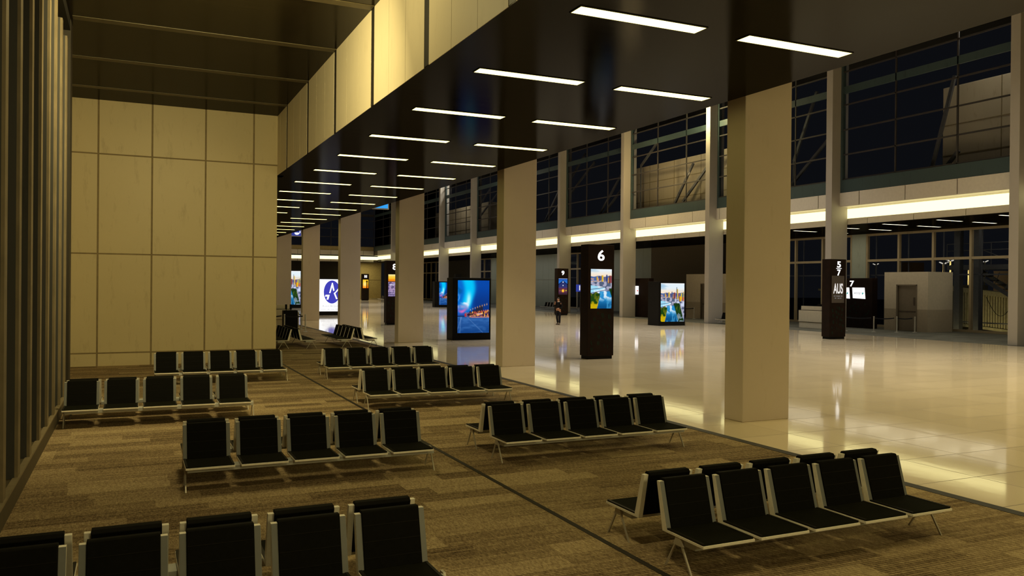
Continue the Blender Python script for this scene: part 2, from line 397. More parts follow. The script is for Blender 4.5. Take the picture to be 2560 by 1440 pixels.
def pic_city(u, v):      # river bending past a sunlit skyline
    img = np.zeros(u.shape + (3,)) + np.array([0.72, 0.84, 0.92])
    n = vnoise(u, v, 2.5, 14, 11)
    img = blend(img, (0.90, 0.95, 0.98), sm(n, 0.42, 0.6))
    img = blend(img, (0.55, 0.73, 0.86), sm(n, 0.42, 0.28) * sm(v, 0.2, 0.02) * 0.6)
    img = blend(img, (0.98, 0.90, 0.80), sm(v, 0.10, 0.26))
    img = blend(img, (1.0, 1.0, 1.0), sm(v, 0.03, 0.0))
    img = blend(img, (0.22, 0.36, 0.62), ((v > 0.255 + 0.01 * np.sin(u * 20)) & (v < 0.36)).astype(float) * 0.9)
    rng = np.random.RandomState(5)
    n2 = vnoise(u, v, 14, 20, 12)
    img = blend(img, (0.55, 0.58, 0.75), ((v > 0.33) & (n2 > 0.45)).astype(float) * 0.7)
    img = blend(img, (0.16, 0.24, 0.40), ((v > 0.37) & (n2 < 0.5)).astype(float) * 0.8)
    img = blend(img, (0.85, 0.62, 0.50), ((v > 0.30) & (v < 0.38) & (u < 0.35) & (n2 > 0.5)).astype(float) * 0.8)
    bl = [(0.16, .20, .265, .34), (0.24, .28, .25, .36), (0.31, .37, .235, .37), (0.40, .43, .27, .38), (0.45, .49, .22, .38), (0.50, .53, .28, .40),
          (0.54, .62, .24, .41), (0.66, .685, .10, .42), (0.685, .73, .15, .42), (0.745, .79, .25, .40), (0.84, .90, .26, .42), (0.90, .94, .24, .40), (0.95, .99, .22, .44), (0.77, .88, .34, .47), (.57, .66, .40, .48), (.90, .99, .36, .46)]
    cs = [(0.98, 0.75, 0.15), (0.30, 0.28, 0.45), (0.98, 0.80, 0.20), (0.55, 0.45, 0.5), (0.22, 0.28, 0.55), (0.95, 0.65, 0.2), (0.60, 0.30, 0.30), (0.25, 0.30, 0.45), (0.98, 0.82, 0.25), (0.65, 0.35, 0.3), (0.95, 0.85, 0.35), (0.35, 0.45, 0.5), (0.85, 0.75, 0.4), (0.98, 0.72, 0.12), (0.80, 0.82, 0.92), (0.85, 0.45, 0.3)]
    for (a, b, t, q), c in zip(bl, cs):
        mk = ((u > a) & (u < b) & (v > t) & (v < q))
        img = blend(img, c, mk.astype(float))
        img = blend(img, np.array(c) * 0.45, (mk & (u < a + 0.35 * (b - a))).astype(float) * 0.8)
        img = blend(img, np.array(c) * 0.7, (mk & ((v * 70) % 1 < 0.35)).astype(float) * 0.5)
    # waterside blocks
    mk = (v > 0.47) & (v < 0.60) & (u > 0.70) & (u - v > 0.16)
    img = blend(img, (0.80, 0.84, 0.94), (mk & (vnoise(u, v, 18, 16, 14) > 0.45)).astype(float))
    # river
    w1 = ((v > 0.455 + 0.09 * u) & (v < 0.62) & (u < 0.42)).astype(float)
    img = blend(img, (0.62, 0.86, 0.96), w1); img = blend(img, (0.95, 0.98, 1.0), w1 * sm(vnoise(u, v, 5, 10, 15), 0.5, 0.6))
    img = blend(img, (0.35, 0.42, 0.55), (np.abs(v - (0.545 - 0.12 * u)) < 0.008).astype(float) * (u < 0.42))
    img = blend(img, (0.35, 0.42, 0.55), (np.abs(v - (0.625 - 0.16 * u)) < 0.009).astype(float) * (u < 0.5))
    c = 0.43 + 0.10 * (v - 0.6)
    w2 = ((v > 0.585) & (np.abs(u - c) < 0.17 + 0.42 * (v - 0.6))).astype(float)
    wat = np.zeros_like(img) + np.array([0.16, 0.55, 0.80]); wat = blend(wat, (0.04, 0.30, 0.50), sm(v, 0.70, 0.95))
    wat = blend(wat, (0.85, 0.92, 0.97), sm(vnoise(u, v, 7, 9, 16), 0.56, 0.66) * sm(v, 0.85, 0.68))
    wat = blend(wat, (0.30, 0.66, 0.85), sm(vnoise(u, v, 14, 8, 17), 0.55, 0.7) * 0.6)
    img = img * (1 - w2[..., None]) + wat * w2[..., None]
    gn = vnoise(u, v, 16, 18, 18)
    t1 = ((v > 0.62 + 0.02 * np.sin(u * 30)) & (u < c - (0.17 + 0.42 * (v - 0.6)) + 0.03 * gn + 0.22 * sm(v, 0.66, 0.9) * 0 + 0.02)).astype(float)
    img = blend(img, (0.12, 0.26, 0.07), t1); img = blend(img, (0.35, 0.40, 0.08), t1 * sm(gn, 0.45, 0.6)); img = blend(img, (0.80, 0.68, 0.05), t1 * sm(v, 0.72, 0.9) * sm(gn, 0.38, 0.55))
    t2 = ((v > 0.52) & (u > c + 0.14 + 0.36 * (v - 0.6)) & (u < c + 0.40 + 0.3 * (v - 0.6)) & (v - u > -0.30)).astype(float)
    img = blend(img, (0.10, 0.22, 0.08), t2); img = blend(img, (0.28, 0.38, 0.12), t2 * sm(gn, 0.5, 0.65))
    t3 = ((v > 0.78) & (u > 0.70) & (gn > 0.46)).astype(float)
    img = blend(img, (0.60, 0.66, 0.78), t3 * 0.7)
    return img
def pic_city_low(u, v):  # the same river view cropped lower
    img = pic_city(u * 0.62, 0.10 + v * 0.86)
    return blend(img, (0.97, 0.97, 0.97), sm(v, 0.012, 0.0))
def pic_lodge(u, v):     # gabled building at blue hour
    img = np.zeros(u.shape + (3,)) + np.array([0.16, 0.44, 0.80]); img = blend(img, (0.10, 0.30, 0.66), sm(v, 0.2, 0.0))
    g = v - (0.13 + 0.42 * np.abs(u - 0.5))
    img = blend(img, (0.16, 0.20, 0.42), sm(g, 0, 0.01)); img = blend(img, (0.30, 0.22, 0.42), sm(v, 0.45, 0.65) * sm(g, 0, 0.01))
    img = blend(img, (0.06, 0.10, 0.25), np.exp(-((g - 0.02) / 0.03) ** 2))
    img = blend(img, (0.92, 0.95, 1.0), np.exp(-(((u - 0.5) / 0.07) ** 2 + ((v - 0.22) / 0.05) ** 2) ** 2))
    img = blend(img, (0.95, 0.97, 1.0), np.exp(-(((u - 0.5) / 0.055) ** 2 + ((v - 0.43) / 0.045) ** 2) ** 2))
    img = blend(img, (0.35, 0.18, 0.28), sm(v, 0.56, 0.62))
    n = vnoise(u, v, 14, 14, 21)
    f = np.exp(-(((u - 0.5) / 0.17) ** 2 + ((v - 0.76) / 0.10) ** 2) ** 2)
    img = blend(img, (0.95, 0.50, 0.10), f); img = blend(img, (1.0, 0.82, 0.25), f * sm(n, 0.45, 0.6))
    for x in (0.15, 0.85): img = blend(img, (0.80, 0.78, 0.15), np.exp(-(((u - x) / 0.10) ** 2 + ((v - 0.75) / 0.05) ** 2) ** 2) * sm(n, 0.35, 0.5))
    img = blend(img, (0.24, 0.15, 0.20), sm(v, 0.86, 0.9)); return blend(img, (0.75, 0.78, 0.88), (v < 0.02).astype(float))
def pic_apron(u, v):     # aircraft on a stand under a sunset
    img = np.zeros(u.shape + (3,)) + np.array([0.98, 0.78, 0.22]); img = blend(img, (0.98, 0.92, 0.62), sm(v, 0.14, 0.0))
    img = blend(img, (0.95, 0.52, 0.08), sm(v, 0.15, 0.27)); img = blend(img, (0.30, 0.20, 0.22), ((v > 0.31) & (v < 0.345)).astype(float))
    g = (v > 0.345); n = vnoise(u, v, 10, 16, 31)
    ap = np.zeros_like(img) + np.array([0.66, 0.56, 0.72]); ap = blend(ap, (0.45, 0.38, 0.56), sm(v, 0.7, 1.0))
    ap = blend(ap, (0.30, 0.26, 0.42), sm(n, 0.5, 0.38) * 0.8)
    for x, y in ((0.25, 0.47), (0.62, 0.43), (0.8, 0.55)):
        ap = blend(ap, (0.88, 0.87, 0.95), np.exp(-(((u - x) / 0.22) ** 2 + ((v - y) / 0.022) ** 2) ** 2))
        ap = blend(ap, (0.25, 0.25, 0.45), np.exp(-(((u - x - 0.2) / 0.03) ** 2 + ((v - y + 0.05) / 0.05) ** 2) ** 2))
    ap = blend(ap, (0.85, 0.80, 0.92), ((v > 0.76) & (np.abs((v * 12) % 1 - 0.5) < 0.12)).astype(float) * 0.6)
    return np.where(g[..., None], ap, img)
def pic_tower(u, v):     # control tower against an orange sky
    img = np.zeros(u.shape + (3,)) + np.array([0.98, 0.78, 0.15]); img = blend(img, (0.98, 0.50, 0.05), sm(v, 0.3, 0.9))
    img = blend(img, (1.0, 0.92, 0.55), np.exp(-(((u - 0.35) / 0.3) ** 2 + ((v - 0.5) / 0.3) ** 2)))
    for a, b, t, q in ((0.66, 0.82, 0.28, 1), (0.58, 0.9, 0.14, 0.28), (0.70, 0.78, 0.05, 0.14)):
        img = blend(img, (0.16, 0.06, 0.02), ((u > a) & (u < b) & (v > t) & (v < q)).astype(float))
    return blend(img, (0.16, 0.06, 0.03), (v > 0.93).astype(float))
def screen(parent, x0, x1, y, z0, z1, fn, nx, ny, gain=1.0, name='screen'):
    """display facing -y, its picture held in a colour attribute"""
    xs = np.linspace(x0, x1, nx + 1); zs = np.linspace(z0, z1, ny + 1)
    vs = [(x, y, z) for z in zs for x in xs]
    fs = [(j * (nx + 1) + i, j * (nx + 1) + i + 1, (j + 1) * (nx + 1) + i + 1, (j + 1) * (nx + 1) + i) for j in range(ny) for i in range(nx)]
    me = bpy.data.meshes.new(name); me.from_pydata(vs, [], fs)
    me.materials.append(M['picture'])
    U, V = np.meshgrid(np.linspace(0, 1, nx + 1), np.linspace(1, 0, ny + 1))
    rgb = 0.0
    for a in (-0.36, -0.12, 0.12, 0.36):
        for c in (-0.36, -0.12, 0.12, 0.36): rgb = rgb + lin(np.clip(fn(np.clip(U + a / nx, 0, 1), np.clip(V + c / ny, 0, 1)), 0, 1)) / 16
    rgb = rgb * gain
    a = me.color_attributes.new('picture', 'FLOAT_COLOR', 'POINT')
    a.data.foreach_set('color', np.concatenate([rgb, np.ones(U.shape + (1,))], -1).ravel())
    o = bpy.data.objects.new(name, me); COL.objects.link(o); o.parent = parent
    s = o.modifiers.new('thickness', 'SOLIDIFY'); s.thickness = 0.012; s.offset = -1
    return o

ORD = ['first', 'second', 'third', 'fourth', 'fifth', 'sixth', 'seventh', 'eighth', 'ninth', 'tenth', 'eleventh', 'twelfth', 'thirteenth',
       'fourteenth', 'fifteenth', 'sixteenth', 'seventeenth', 'eighteenth', 'nineteenth', 'twentieth', 'twenty-first', 'twenty-second', 'twenty-third']

# ------------------------------------------------------------------ setting: floors
YN, YE = -9.0, 154.1          # near and far ends of the building
ZS, ZC, ZH = 6.87, 9.06, 20.0 # soffit, seating-bay ceiling, hall ceiling
def slab(name, mat, x0, x1, y0, y1, z0, z1, label, cat):
    return struct(MB().box(x0, x1, y0, y1, z0, z1).build(name, mat), label, cat)
slab('floor', 'carpet_brown', -2.6, 10.35, YN, YE, -0.2, 0.0, 'brown striped carpet floor of the seating bay', 'floor')
slab('floor', 'cream_tile', 10.53, 41.0, YN, YE, -0.2, 0.0, 'polished cream tile floor of the concourse', 'floor')
slab('floor', 'carpet_grey', 41.0, 51.2, YN, YE, -0.2, 0.0, 'grey striped carpet floor of the gate area across the concourse', 'floor')
slab('trim_1', 'border_strip', 10.35, 10.53, YN, YE, -0.2, 0.006, 'dark grey strip where the brown carpet meets the cream tile', 'floor trim')
slab('trim_2', 'seam_strip', 4.845, 4.915, YN, YE, 0.0, 0.005, 'thin dark strip dividing the brown carpet lengthwise', 'floor trim')

# back wall of the seating bay: big panels on a dark backing
YW = 31.26
b = MB(); b.box(-3.2, 4.85, YW + 0.012, YW + 0.6, 0, ZC, 1)
xs = [-3.2, -1.07, 0.61, 2.36, 4.01, 4.85]; zs = [0.0, 0.44, 3.83, 7.23, ZC]
for i in range(5):
    for j in range(4):
        x0 = xs[i] + (0.03 if i else 0); x1 = xs[i + 1] - (0.03 if i < 4 else 0)
        b.box(x0, x1, YW, YW + 0.05, zs[j] + (0.025 if j else 0), zs[j + 1] - (0.025 if j < 3 else 0), 0)
struct(b.build('wall_back', ['wall_panel', 'panel_joint']), 'tall yellow-lit panel wall with a grid of dark joints at the end of the seating bay', 'wall')
slab('wall_left', 'wall_panel', -3.2, -2.6, 22.6, YW, 0, ZC, 'short wall return behind the dark pilaster by the window fins', 'wall')
slab('pillar', 'pilaster', -2.6, -1.35, 22.0, 22.6, 0, ZC, 'dark brown pilaster at the end of the window fins', 'pillar')
slab('wall_near', 'plain_dark', -2.6, 51.2, YN - 0.3, YN, 0, ZH, 'plain wall at the near end of the hall', 'wall')

# bulkhead over the carpet seam: cream boards with black gaps
b = MB(); b.box(4.858, 5.10, YN, 29.25, ZS + 0.02, ZC, 1)
gaps = [29.245 - 3.735 * k for k in range(11)]
for k in range(10):
    y1, y0 = gaps[k] - 0.13, gaps[k + 1] + 0.13
    for j in range(3):
        a, c = y0 + (y1 - y0) * j / 3, y0 + (y1 - y0) * (j + 1) / 3
        b.box(4.85, 4.86, a + 0.006, c - 0.006, ZS, ZC, 0)
b.box(4.85, 4.86, 29.375, 30.63, ZS, ZC, 0); b.box(4.85, 4.86, 30.645, YW, ZS, ZC, 0); b.box(4.858, 5.10, 29.25, YW, ZS + 0.02, ZC, 1)
struct(b.build('wall_bulkhead', ['fascia_panel', 'black_gap']), 'cream board bulkhead with black vertical gaps above the carpet seam', 'bulkhead')
b = MB(); b.box(4.86, 11.55, YN, 31.27, ZS, ZS + 0.25); b.box(5.1, 11.55, 31.27, 31.87, ZS, ZS + 0.25); b.box(-3.2, 11.55, 31.87, 100.0, ZS, ZS + 0.25)
struct(b.build('ceiling', 'soffit_black'), 'glossy black ceiling over the right-hand benches', 'ceiling')
b = MB(); b.box(-2.6, 4.9, YN, 22.6, ZC, ZC + 0.25); b.box(-3.2, 4.9, 22.6, YW + 0.6, ZC, ZC + 0.25)
struct(b.build('ceiling', 'ceiling_brown'), 'glossy dark brown ceiling over the left-hand benches', 'ceiling')
for k in range(4):
    yy = 18.01 + 3.757 * k
    o = MB().box(-1.3 if yy < 22.5 else -2.5, 4.84, yy - 0.15, yy + 0.15, ZC - 0.012, ZC + 0.01).build('trim_%d' % (3 + k), 'ceiling_strip')
    struct(o, '%s pale strip across the brown ceiling, counted from the panel wall' % ['fourth', 'third', 'second', 'first'][k], 'ceiling trim')
slab('wall_upper', 'plain_dark', 11.3, 11.55, YN, 100, ZS + 0.25, ZH, 'plain wall above the edge of the black ceiling', 'wall')
slab('ceiling', 'plain_dark', 11.3, 51.2, YN, YE + 0.3, ZH, ZH + 0.3, 'high ceiling of the concourse above the black ceiling edge', 'ceiling')
slab('wall_far_left', 'plain_dark', -3.5, -3.2, YW, 100, 0, ZS, 'side wall of the seating area beyond the panel wall', 'wall')

# ------------------------------------------------------------------ left window wall with deep fins
w = thing('window_1', 'tall window wall of deep brown fins over dark blue glass, left of the benches', 'window', kind='structure')
MB().box(-2.6, -1.35, YN, 22.0, 0.0, 0.27).build('sill', 'kerb_brown', w)
MB().box(-1.42, -1.34, YN, 22.0, 0.255, 0.285).build('sill_edge', 'kerb_edge', w)
for k in range(-6, 8):
    e = 11.5 + 1.39 * k
    f = MB()
    f.box(-2.05, -1.40, e - 0.27, e, 0.27, 8.4); f.box(-1.40, -1.36, e - 0.255, e - 0.015, 0.285, 8.4, 1)
    f.build('fin', ['fin_brown', 'fin_edge'], w)
MB().box(-2.6, -1.36, YN, 22.0, 8.8, ZC).build('header', 'black_gap', w)
MB().box(-2.12, -2.08, YN, 22.0, 0.27, 8.8).build('glass', 'blue_glass', w)

# ------------------------------------------------------------------ pillars
def pillar(x0, x1, y0, d, z1, label, mt='pillar'):
    struct(MB().box(x0, x1, y0, y0 + d, 0, z1).build('pillar', mt, bevel=0.015), label, 'pillar')
R1 = [13.87, 26.44, 38.95, 51.45, 63.95, 76.45, 88.95]
for i, y in enumerate(R1):
    pillar(11.88, 13.17, y, 0.6, ZH, 'broad cream pillar at the edge of the black ceiling, %s from the camera' % ORD[i])
R2 = [27.4, 39.85, 52.35, 64.85, 77.35, 89.85, 102.35, 114.85, 127.35, 139.85]
for i, y in enumerate(R2):
    pillar(41.31, 42.71, y, 0.52, ZH, 'tall cream pillar against the lit band of the far side, %s from the right' % ORD[i], 'pillar_grey')

# ------------------------------------------------------------------ far side: lit band, upper glazing
def band():
    b = MB()
    seams = [31.42 + 3.43 * k for k in range(-12, 36)]
    for a, c in zip(seams[:-1], seams[1:]):
        if a > YE: break
        b.box(42.02, 42.12, a + 0.03, min(c, YE) - 0.03, 8.235, 9.10, 0)
        b.box(42.76, 42.86, a + 0.025, min(c, YE) - 0.025, 7.07, 7.463, 0)
    b.box(42.06, 42.9, YN, YE, 8.245, 9.06, 1); b.box(42.80, 43.0, YN, YE, 7.08, 7.463, 1)
    b.box(42.06, 42.9, YN, YE, 8.20, 8.245, 0)
    return b
struct(band().build('wall_band', ['white_panel', 'dark_joint']), 'white panel band with a lit slot along the far side of the concourse', 'wall panels')
tag(MB().box(42.78, 42.9, YN, YE, 7.463, 8.09).build('cove_light', 'cove_glow'), 'long glowing light strip set between the white panel bands', 'light')
slab('wall_slot', 'white_panel', 42.86, 43.0, YN, YE, 8.09, 8.22, 'narrow strip above the long glowing light', 'wall')
slab('trim_7', 'teal_steel', 42.05, 42.3, YN, YE, 9.10, 9.93, 'dark teal steel ledge above the white panel band', 'ledge')
w = thing('window_2', 'high dark glazing with thin bars and a teal rail above the white band', 'window', kind='structure')
MB().box(42.10, 42.24, YN, YE, 15.56, 16.02).build('rail', 'teal_steel', w)
f = MB()
for z in (9.97, 11.58, 13.2, 14.82, 16.98, 18.6): f.box(42.10, 42.18, YN, YE, z - 0.045, z + 0.045)
for y0 in [14.9] + R2:
    for k in (1, 2): f.box(42.10, 42.18, y0 + 4.13 * k - 0.045, y0 + 4.13 * k + 0.045, 9.93, ZH)
f.build('bars', 'mullion_grey', w)
t = MB()
for y0 in R2: t.box(42.05, 42.3, y0 - 0.16, y0 + 0.0, 9.93, ZH)
t.build('jamb', 'teal_steel', w)
MB().box(42.20, 42.215, YN, YE, 9.93, ZH).build('glass', 'night_glass', w)

# gate areas below: low ceiling and back wall made of bays
slab('ceiling', 'soffit_black', 42.9, 51.2, YN, YE, 7.03, 7.3, 'low black ceiling of the gate area behind the lit band', 'ceiling')
slab('ceiling', 'plain_dark', 42.9, 51.2, YN, YE, 9.1, 9.3, 'roof of the gate area outside the high glazing', 'ceiling')
XW = 50.92
def wallbay(name, mat, y0, y1, label, x=XW): return slab(name, mat, x, x + 0.3, y0, y1, 0, 7.03, label, 'wall')
wallbay('wall_right', 'green_panel', YN, 34.1, 'pale green wall of the gate area at the right end')
def green(y0, y1, label):
    b = MB(); b.box(XW + 0.03, XW + 0.3, y0, y1, 0, 7.03, 1)
    n = max(1, round((y1 - y0) / 1.6))
    for i in range(n):
        a, c = y0 + (y1 - y0) * i / n, y0 + (y1 - y0) * (i + 1) / n
        b.box(XW, XW + 0.05, a + 0.015, c - 0.015, 3.62, 7.03, 0); b.box(XW, XW + 0.05, a + 0.015, c - 0.015, 0, 3.58, 0)
    struct(b.build('wall_right', ['green_panel', 'panel_joint']), label, 'wall')
green(45.65, 47.05, 'pale green panel wall between two gate windows, behind the AUS kiosk')
def window(n, y0, y1, step, label):
    w = thing('window_%d' % n, label, 'window', kind='structure')
    f = MB(); k = round((y1 - y0) / step)
    for i in range(k + 1):
        y = y0 + (y1 - y0) * i / k; f.box(XW, XW + 0.22, y - 0.08, y + 0.08, 0, 7.03)
    f.box(XW + 0.012, XW + 0.2, y0 - 0.07, y1 + 0.07, 6.86, 7.028); f.box(XW + 0.012, XW + 0.2, y0 - 0.07, y1 + 0.07, 4.9, 5.08); f.box(XW - 0.012, XW + 0.25, y0 - 0.07, y1 + 0.07, 0.002, 0.16)
    f.build('frame', 'frame_tan', w)
    g = MB(); g.box(XW + 0.3, XW + 0.36, y0, y1, 3.83, 3.93)
    for i in range(k):
        y = y0 + (y1 - y0) * (i + 0.78) / k; g.box(XW + 0.3, XW + 0.36, y - 0.04, y + 0.04, 0, 7.03)
    g.build('outer_bars', 'frame_grey', w)
    MB().box(XW + 0.27, XW + 0.285, y0, y1, 0.1, 6.95).build('glass', 'night_glass', w)
window(3, 34.2, 45.6, 2.85, 'gate window of tan frames with stairs and jet bridge outside')
window(4, 47.1, 59.0, 2.98, 'gate window of tan frames behind the cream check-in desk')
wallbay('wall_right', 'dark_wall', 59.1, 64.0, 'dark wall of the gate area beyond the nearest broad pillar')
wallbay('wall_right', 'speckle_wall', 64.0, 74.3, 'brown speckled wall behind the city view totem')
green(74.3, 82.0, 'pale green panel wall right of the tall kiosk numbered 6')
window(5, 82.0, 93.5, 2.88, 'gate window left of the tall kiosk numbered 6')
green(93.5, 118.0, 'pale green panel wall behind the kiosk numbered 9')
window(6, 118.0, 126.4, 2.8, 'small distant gate window right of the blue display totem')
wallbay('wall_right', 'dark_wall', 126.4, 141.0, 'dark wall behind the blue display totems')
window(7, 141.0, 152.0, 2.75, 'farthest gate window with a lit building outside')
wallbay('wall_right', 'tan_wall', 152.0, YE, 'tan wall strip at the far corner of the gate area')

# far end of the hall
b = MB()
for k in range(24):
    a = 42.0 - 2.05 * (k + 1)
    b.box(a + 0.03, a + 2.02, YE - 0.1, YE, 8.24, 9.1, 0); b.box(a + 0.03, a + 2.02, YE, YE + 0.08, 7.0, 7.4, 0)
b.box(-8, 42.0, YE - 0.05, YE + 0.5, 8.26, 9.08, 1); b.box(-8, 42.9, YE + 0.05, YE + 0.5, 7.02, 7.4, 1)
struct(b.build('wall_band', ['white_panel', 'dark_joint']), 'white panel band crossing the far end of the hall', 'wall panels')
tag(MB().box(-8, 42.8, YE + 0.06, YE + 0.2, 7.4, 8.02).build('cove_light', 'cove_glow'), 'glowing light strip crossing the far end of the hall', 'light')
slab('trim_8', 'tan_wall', -8, 42.0, YE, YE + 0.3, 9.1, 9.85, 'tan ledge above the band at the far end of the hall', 'ledge')
b = MB(); b.box(38.4, 45.2, YE + 6, YE + 6.3, 0, 7.0, 0)
b.box(39.0, 39.2, YE + 5.9, YE + 6, 0, 7, 1); b.box(38.4, 45.2, YE + 5.94, YE + 6, 3.58, 3.62, 1)
struct(b.build('wall_far', ['tan_wall', 'panel_joint']), 'yellow-lit tan wall at the far end behind the kiosk numbered 11', 'wall')
slab('wall_far', 'dark_wall', -8, 38.4, YE + 6, YE + 6.3, 0, 7.0, 'dark wall at the far end beyond the logo totem', 'wall')
slab('floor', 'cream_tile', -8, 51.2, YE, YE + 6.3, -0.2, 0.0, 'tile floor under the far end band', 'floor')
slab('ceiling', 'plain_dark', -8, 51.2, YE + 0.3, YE + 6.3, 7.0, 7.3, 'low ceiling at the far end of the hall', 'ceiling')
w = thing('window_8', 'dark glazing above the band at the far end of the hall', 'window', kind='structure')
f = MB()
for z in (9.9, 11.6, 13.2, 14.8, 16.4): f.box(-8, 42, YE + 0.02, YE + 0.1, z - 0.05, z + 0.05)
for k in range(12): f.box(42 - 4.1 * k - 0.05, 42 - 4.1 * k + 0.05, YE + 0.02, YE + 0.1, 9.85, ZH)
f.box(-8, 42, YE, YE + 0.15, 15.6, 16.1)
f.build('bars', 'mullion_grey', w)
MB().box(-8, 42, YE + 0.12, YE + 0.14, 9.85, ZH).build('glass', 'night_glass', w)
slab('wall_far_left', 'plain_dark', -3.5, -3.2, 100, YE, 0, ZH, 'side wall of the hall beyond the black ceiling', 'wall')
slab('ceiling', 'plain_dark', -3.5, 11.3, 100, YE, ZH, ZH + 0.3, 'high ceiling at the far left end of the hall', 'ceiling')

# ------------------------------------------------------------------ ceiling strip lights
def strip(x0, x1, y, z, label, group, w=0.3, glow='lamp_glow'):
    t = thing('ceiling_light', label, 'light', ((x0 + x1) / 2, y, z), 0, group)
    h = (x1 - x0) / 2
    b = MB(); q = w / 2 + 0.02
    b.box(-h - 0.02, h + 0.02, -q, -w / 2, -0.012, 0.004); b.box(-h - 0.02, h + 0.02, w / 2, q, -0.012, 0.004)
    b.box(-h - 0.02, -h, -w / 2, w / 2, -0.012, 0.004); b.box(h, h + 0.02, -w / 2, w / 2, -0.012, 0.004)
    b.build('trim_ring', 'black_gap', t)
    MB().box(-h, h, -w / 2, w / 2, -0.010, 0.002).build('diffuser', glow, t)
    return t
for k in range(-3, 20):
    y = 10.35 + 3.735 * k
    if k < 0:
        la = 'strip light of the black ceiling overhead, %s behind the view, bulkhead row' % ORD[-k - 1]; lb = 'strip light of the black ceiling overhead, %s behind the view, pillar row' % ORD[-k - 1]
    else:
        la = 'glowing strip light in the black ceiling, row beside the bulkhead, %s from the camera' % ORD[k]
        lb = 'glowing strip light in the black ceiling, row beside the broad pillars, %s from the camera' % ORD[k]
    strip(5.76, 7.96, y, ZS, la, 'strip lights in the black ceiling'); strip(8.80, 11.0, y, ZS, lb, 'strip lights in the black ceiling')
for k in range(5):
    y = 30.04 + 3.91 * k
    strip(43.68, 45.86, y, 7.03, 'gate area strip light, in the row beside the lit band, %s from the right' % ORD[k], 'strip lights in the gate area ceiling', 0.2, 'gate_glow')
    strip(46.87, 49.0, y, 7.03, 'gate area strip light, in the row beside the gate windows, %s from the right' % ORD[k], 'strip lights in the gate area ceiling', 0.2, 'gate_glow')

# ------------------------------------------------------------------ benches
def make_bench(back):
    """five-seat beam bench: x along the row, front edge at y=0, sitter faces -y"""
    root = thing('airport_bench', 'bench', 'bench')
    by = 0.24 if back else 0.17
    xl = (-0.08, 3.51) if back else (0.03, 3.63)
    MB().box(xl[0] + 0.015, xl[1] - 0.015, by, by + 0.22, 0.272, 0.338).build('beam', 'beam_steel', root, bevel=0.006)
    ap = 0.21 if back else 0.42
    for x in xl:
        l = MB()
        for s in (-1, 1):
            l.prism([(ap + s * 0.025, 0.335), (ap + s * 0.070, 0.262), (ap + s * 0.230, 0.0), (ap + s * 0.208, 0.0), (ap + s * 0.036, 0.280)], 'x', x - 0.009, x + 0.009)
        l.prism([(ap - 0.04, 0.345), (ap + 0.04, 0.345), (ap + 0.078, 0.262), (ap - 0.078, 0.262)], 'x', x - 0.012, x + 0.012)
        l.build('leg', 'leg_steel', root)
    rail = [(0.0, 0.345), (0.0, 0.372), (0.600, 0.372), (0.735, 0.845), (0.792, 0.845), (0.682, 0.345)]
    for i in range(5):
        u = 0.0125 + 0.725 * i
        f = MB()
        for a in (0.0, 0.585):
            f.prism(rail, 'x', u + a, u + a + 0.055)
            f.m[-4] = 1                       # front face of the back post: its shade painted in as grey
        f.box(u + 0.055, u + 0.585, 0.0, 0.02, 0.345, 0.372); f.box(u + 0.055, u + 0.585, 0.02, 0.60, 0.347, 0.358)
        f.box(u + 0.20, u + 0.44, by + 0.02, by + 0.18, 0.33, 0.35)
        f.build('seat_frame', ['white_steel', 'rail_shade'], root, bevel=0.003)
        s = MB().prism([(0.014, 0.360), (0.010, 0.378), (0.03, 0.388), (0.605, 0.386), (0.62, 0.374), (0.60, 0.360)], 'x', u + 0.014, u + 0.626).build('seat', 'seat_vinyl', root, bevel=0.005)
        for a in (0.006, 0.608): MB().box(u + a, u + a + 0.026, 0.02, 0.6, 0.368, 0.391).build('piping', 'black_piping', s)
        bk = MB().prism([(0.588, 0.382), (0.720, 0.862), (0.735, 0.872), (0.800, 0.868), (0.826, 0.840), (0.812, 0.80), (0.705, 0.40), (0.69, 0.375)], 'x', u + 0.055, u + 0.585).build('backrest', 'black_vinyl', root, bevel=0.006)
        q = MB()
        for tt in (0.24, 0.52, 0.80):
            y = 0.720 + (0.588 - 0.720) * tt; z = 0.862 + (0.382 - 0.862) * tt
            q.prism([(y - 0.003, z - 0.003), (y - 0.003, z + 0.003), (y + 0.004, z + 0.003), (y + 0.004, z - 0.003)], 'x', u + 0.06, u + 0.58)
        q.build('seam', 'black_piping', bk)
    return root
front_proto = make_bench(False); back_proto = make_bench(True); used = [0, 0]
def bench(back, x, y, rz, label):
    p = back_proto if back else front_proto
    o = p if not used[back] else copy_tree(p)
    used[back] = 1
    o.location = (x, y, 0); o.rotation_euler = (0, 0, rz); o['label'] = label; o['category'] = 'bench'; o['group'] = 'black airport benches set back to back'
    return o
PAIRS = [(5.04, 6.44, 'the nearest pair right of the carpet seam'), (5.45, 11.96, 'the second pair right of the carpet seam'),
         (4.90, 18.19, 'the third pair right of the carpet seam'), (5.34, 24.60, 'the fourth pair right of the carpet seam'),
         (-1.10, 6.46, 'the cut-off pair at the bottom left'), (0.66, 11.90, 'the second pair left of the carpet seam'),
         (-1.24, 18.10, 'the third pair left of the carpet seam'), (0.56, 24.60, 'the fourth pair left of the carpet seam')]
for x, y, s in PAIRS:
    bench(0, x, y, 0, 'black bench, camera-facing half of ' + s)
    # turned half: its row runs the other way, so it starts at the far end
    bench(1, x + 3.585, y + 1.84, PI, 'black bench, turned-away half of ' + s)
for x0, s in ((5.61, 'end-on pair beside the panel wall corner'), (8.41, 'end-on pair beside the tile edge')):
    bench(0, x0, 40.42, -PI / 2, 'black bench, left half of the ' + s)
    bench(1, x0 + 1.84, 36.82, PI / 2, 'black bench, right half of the ' + s)
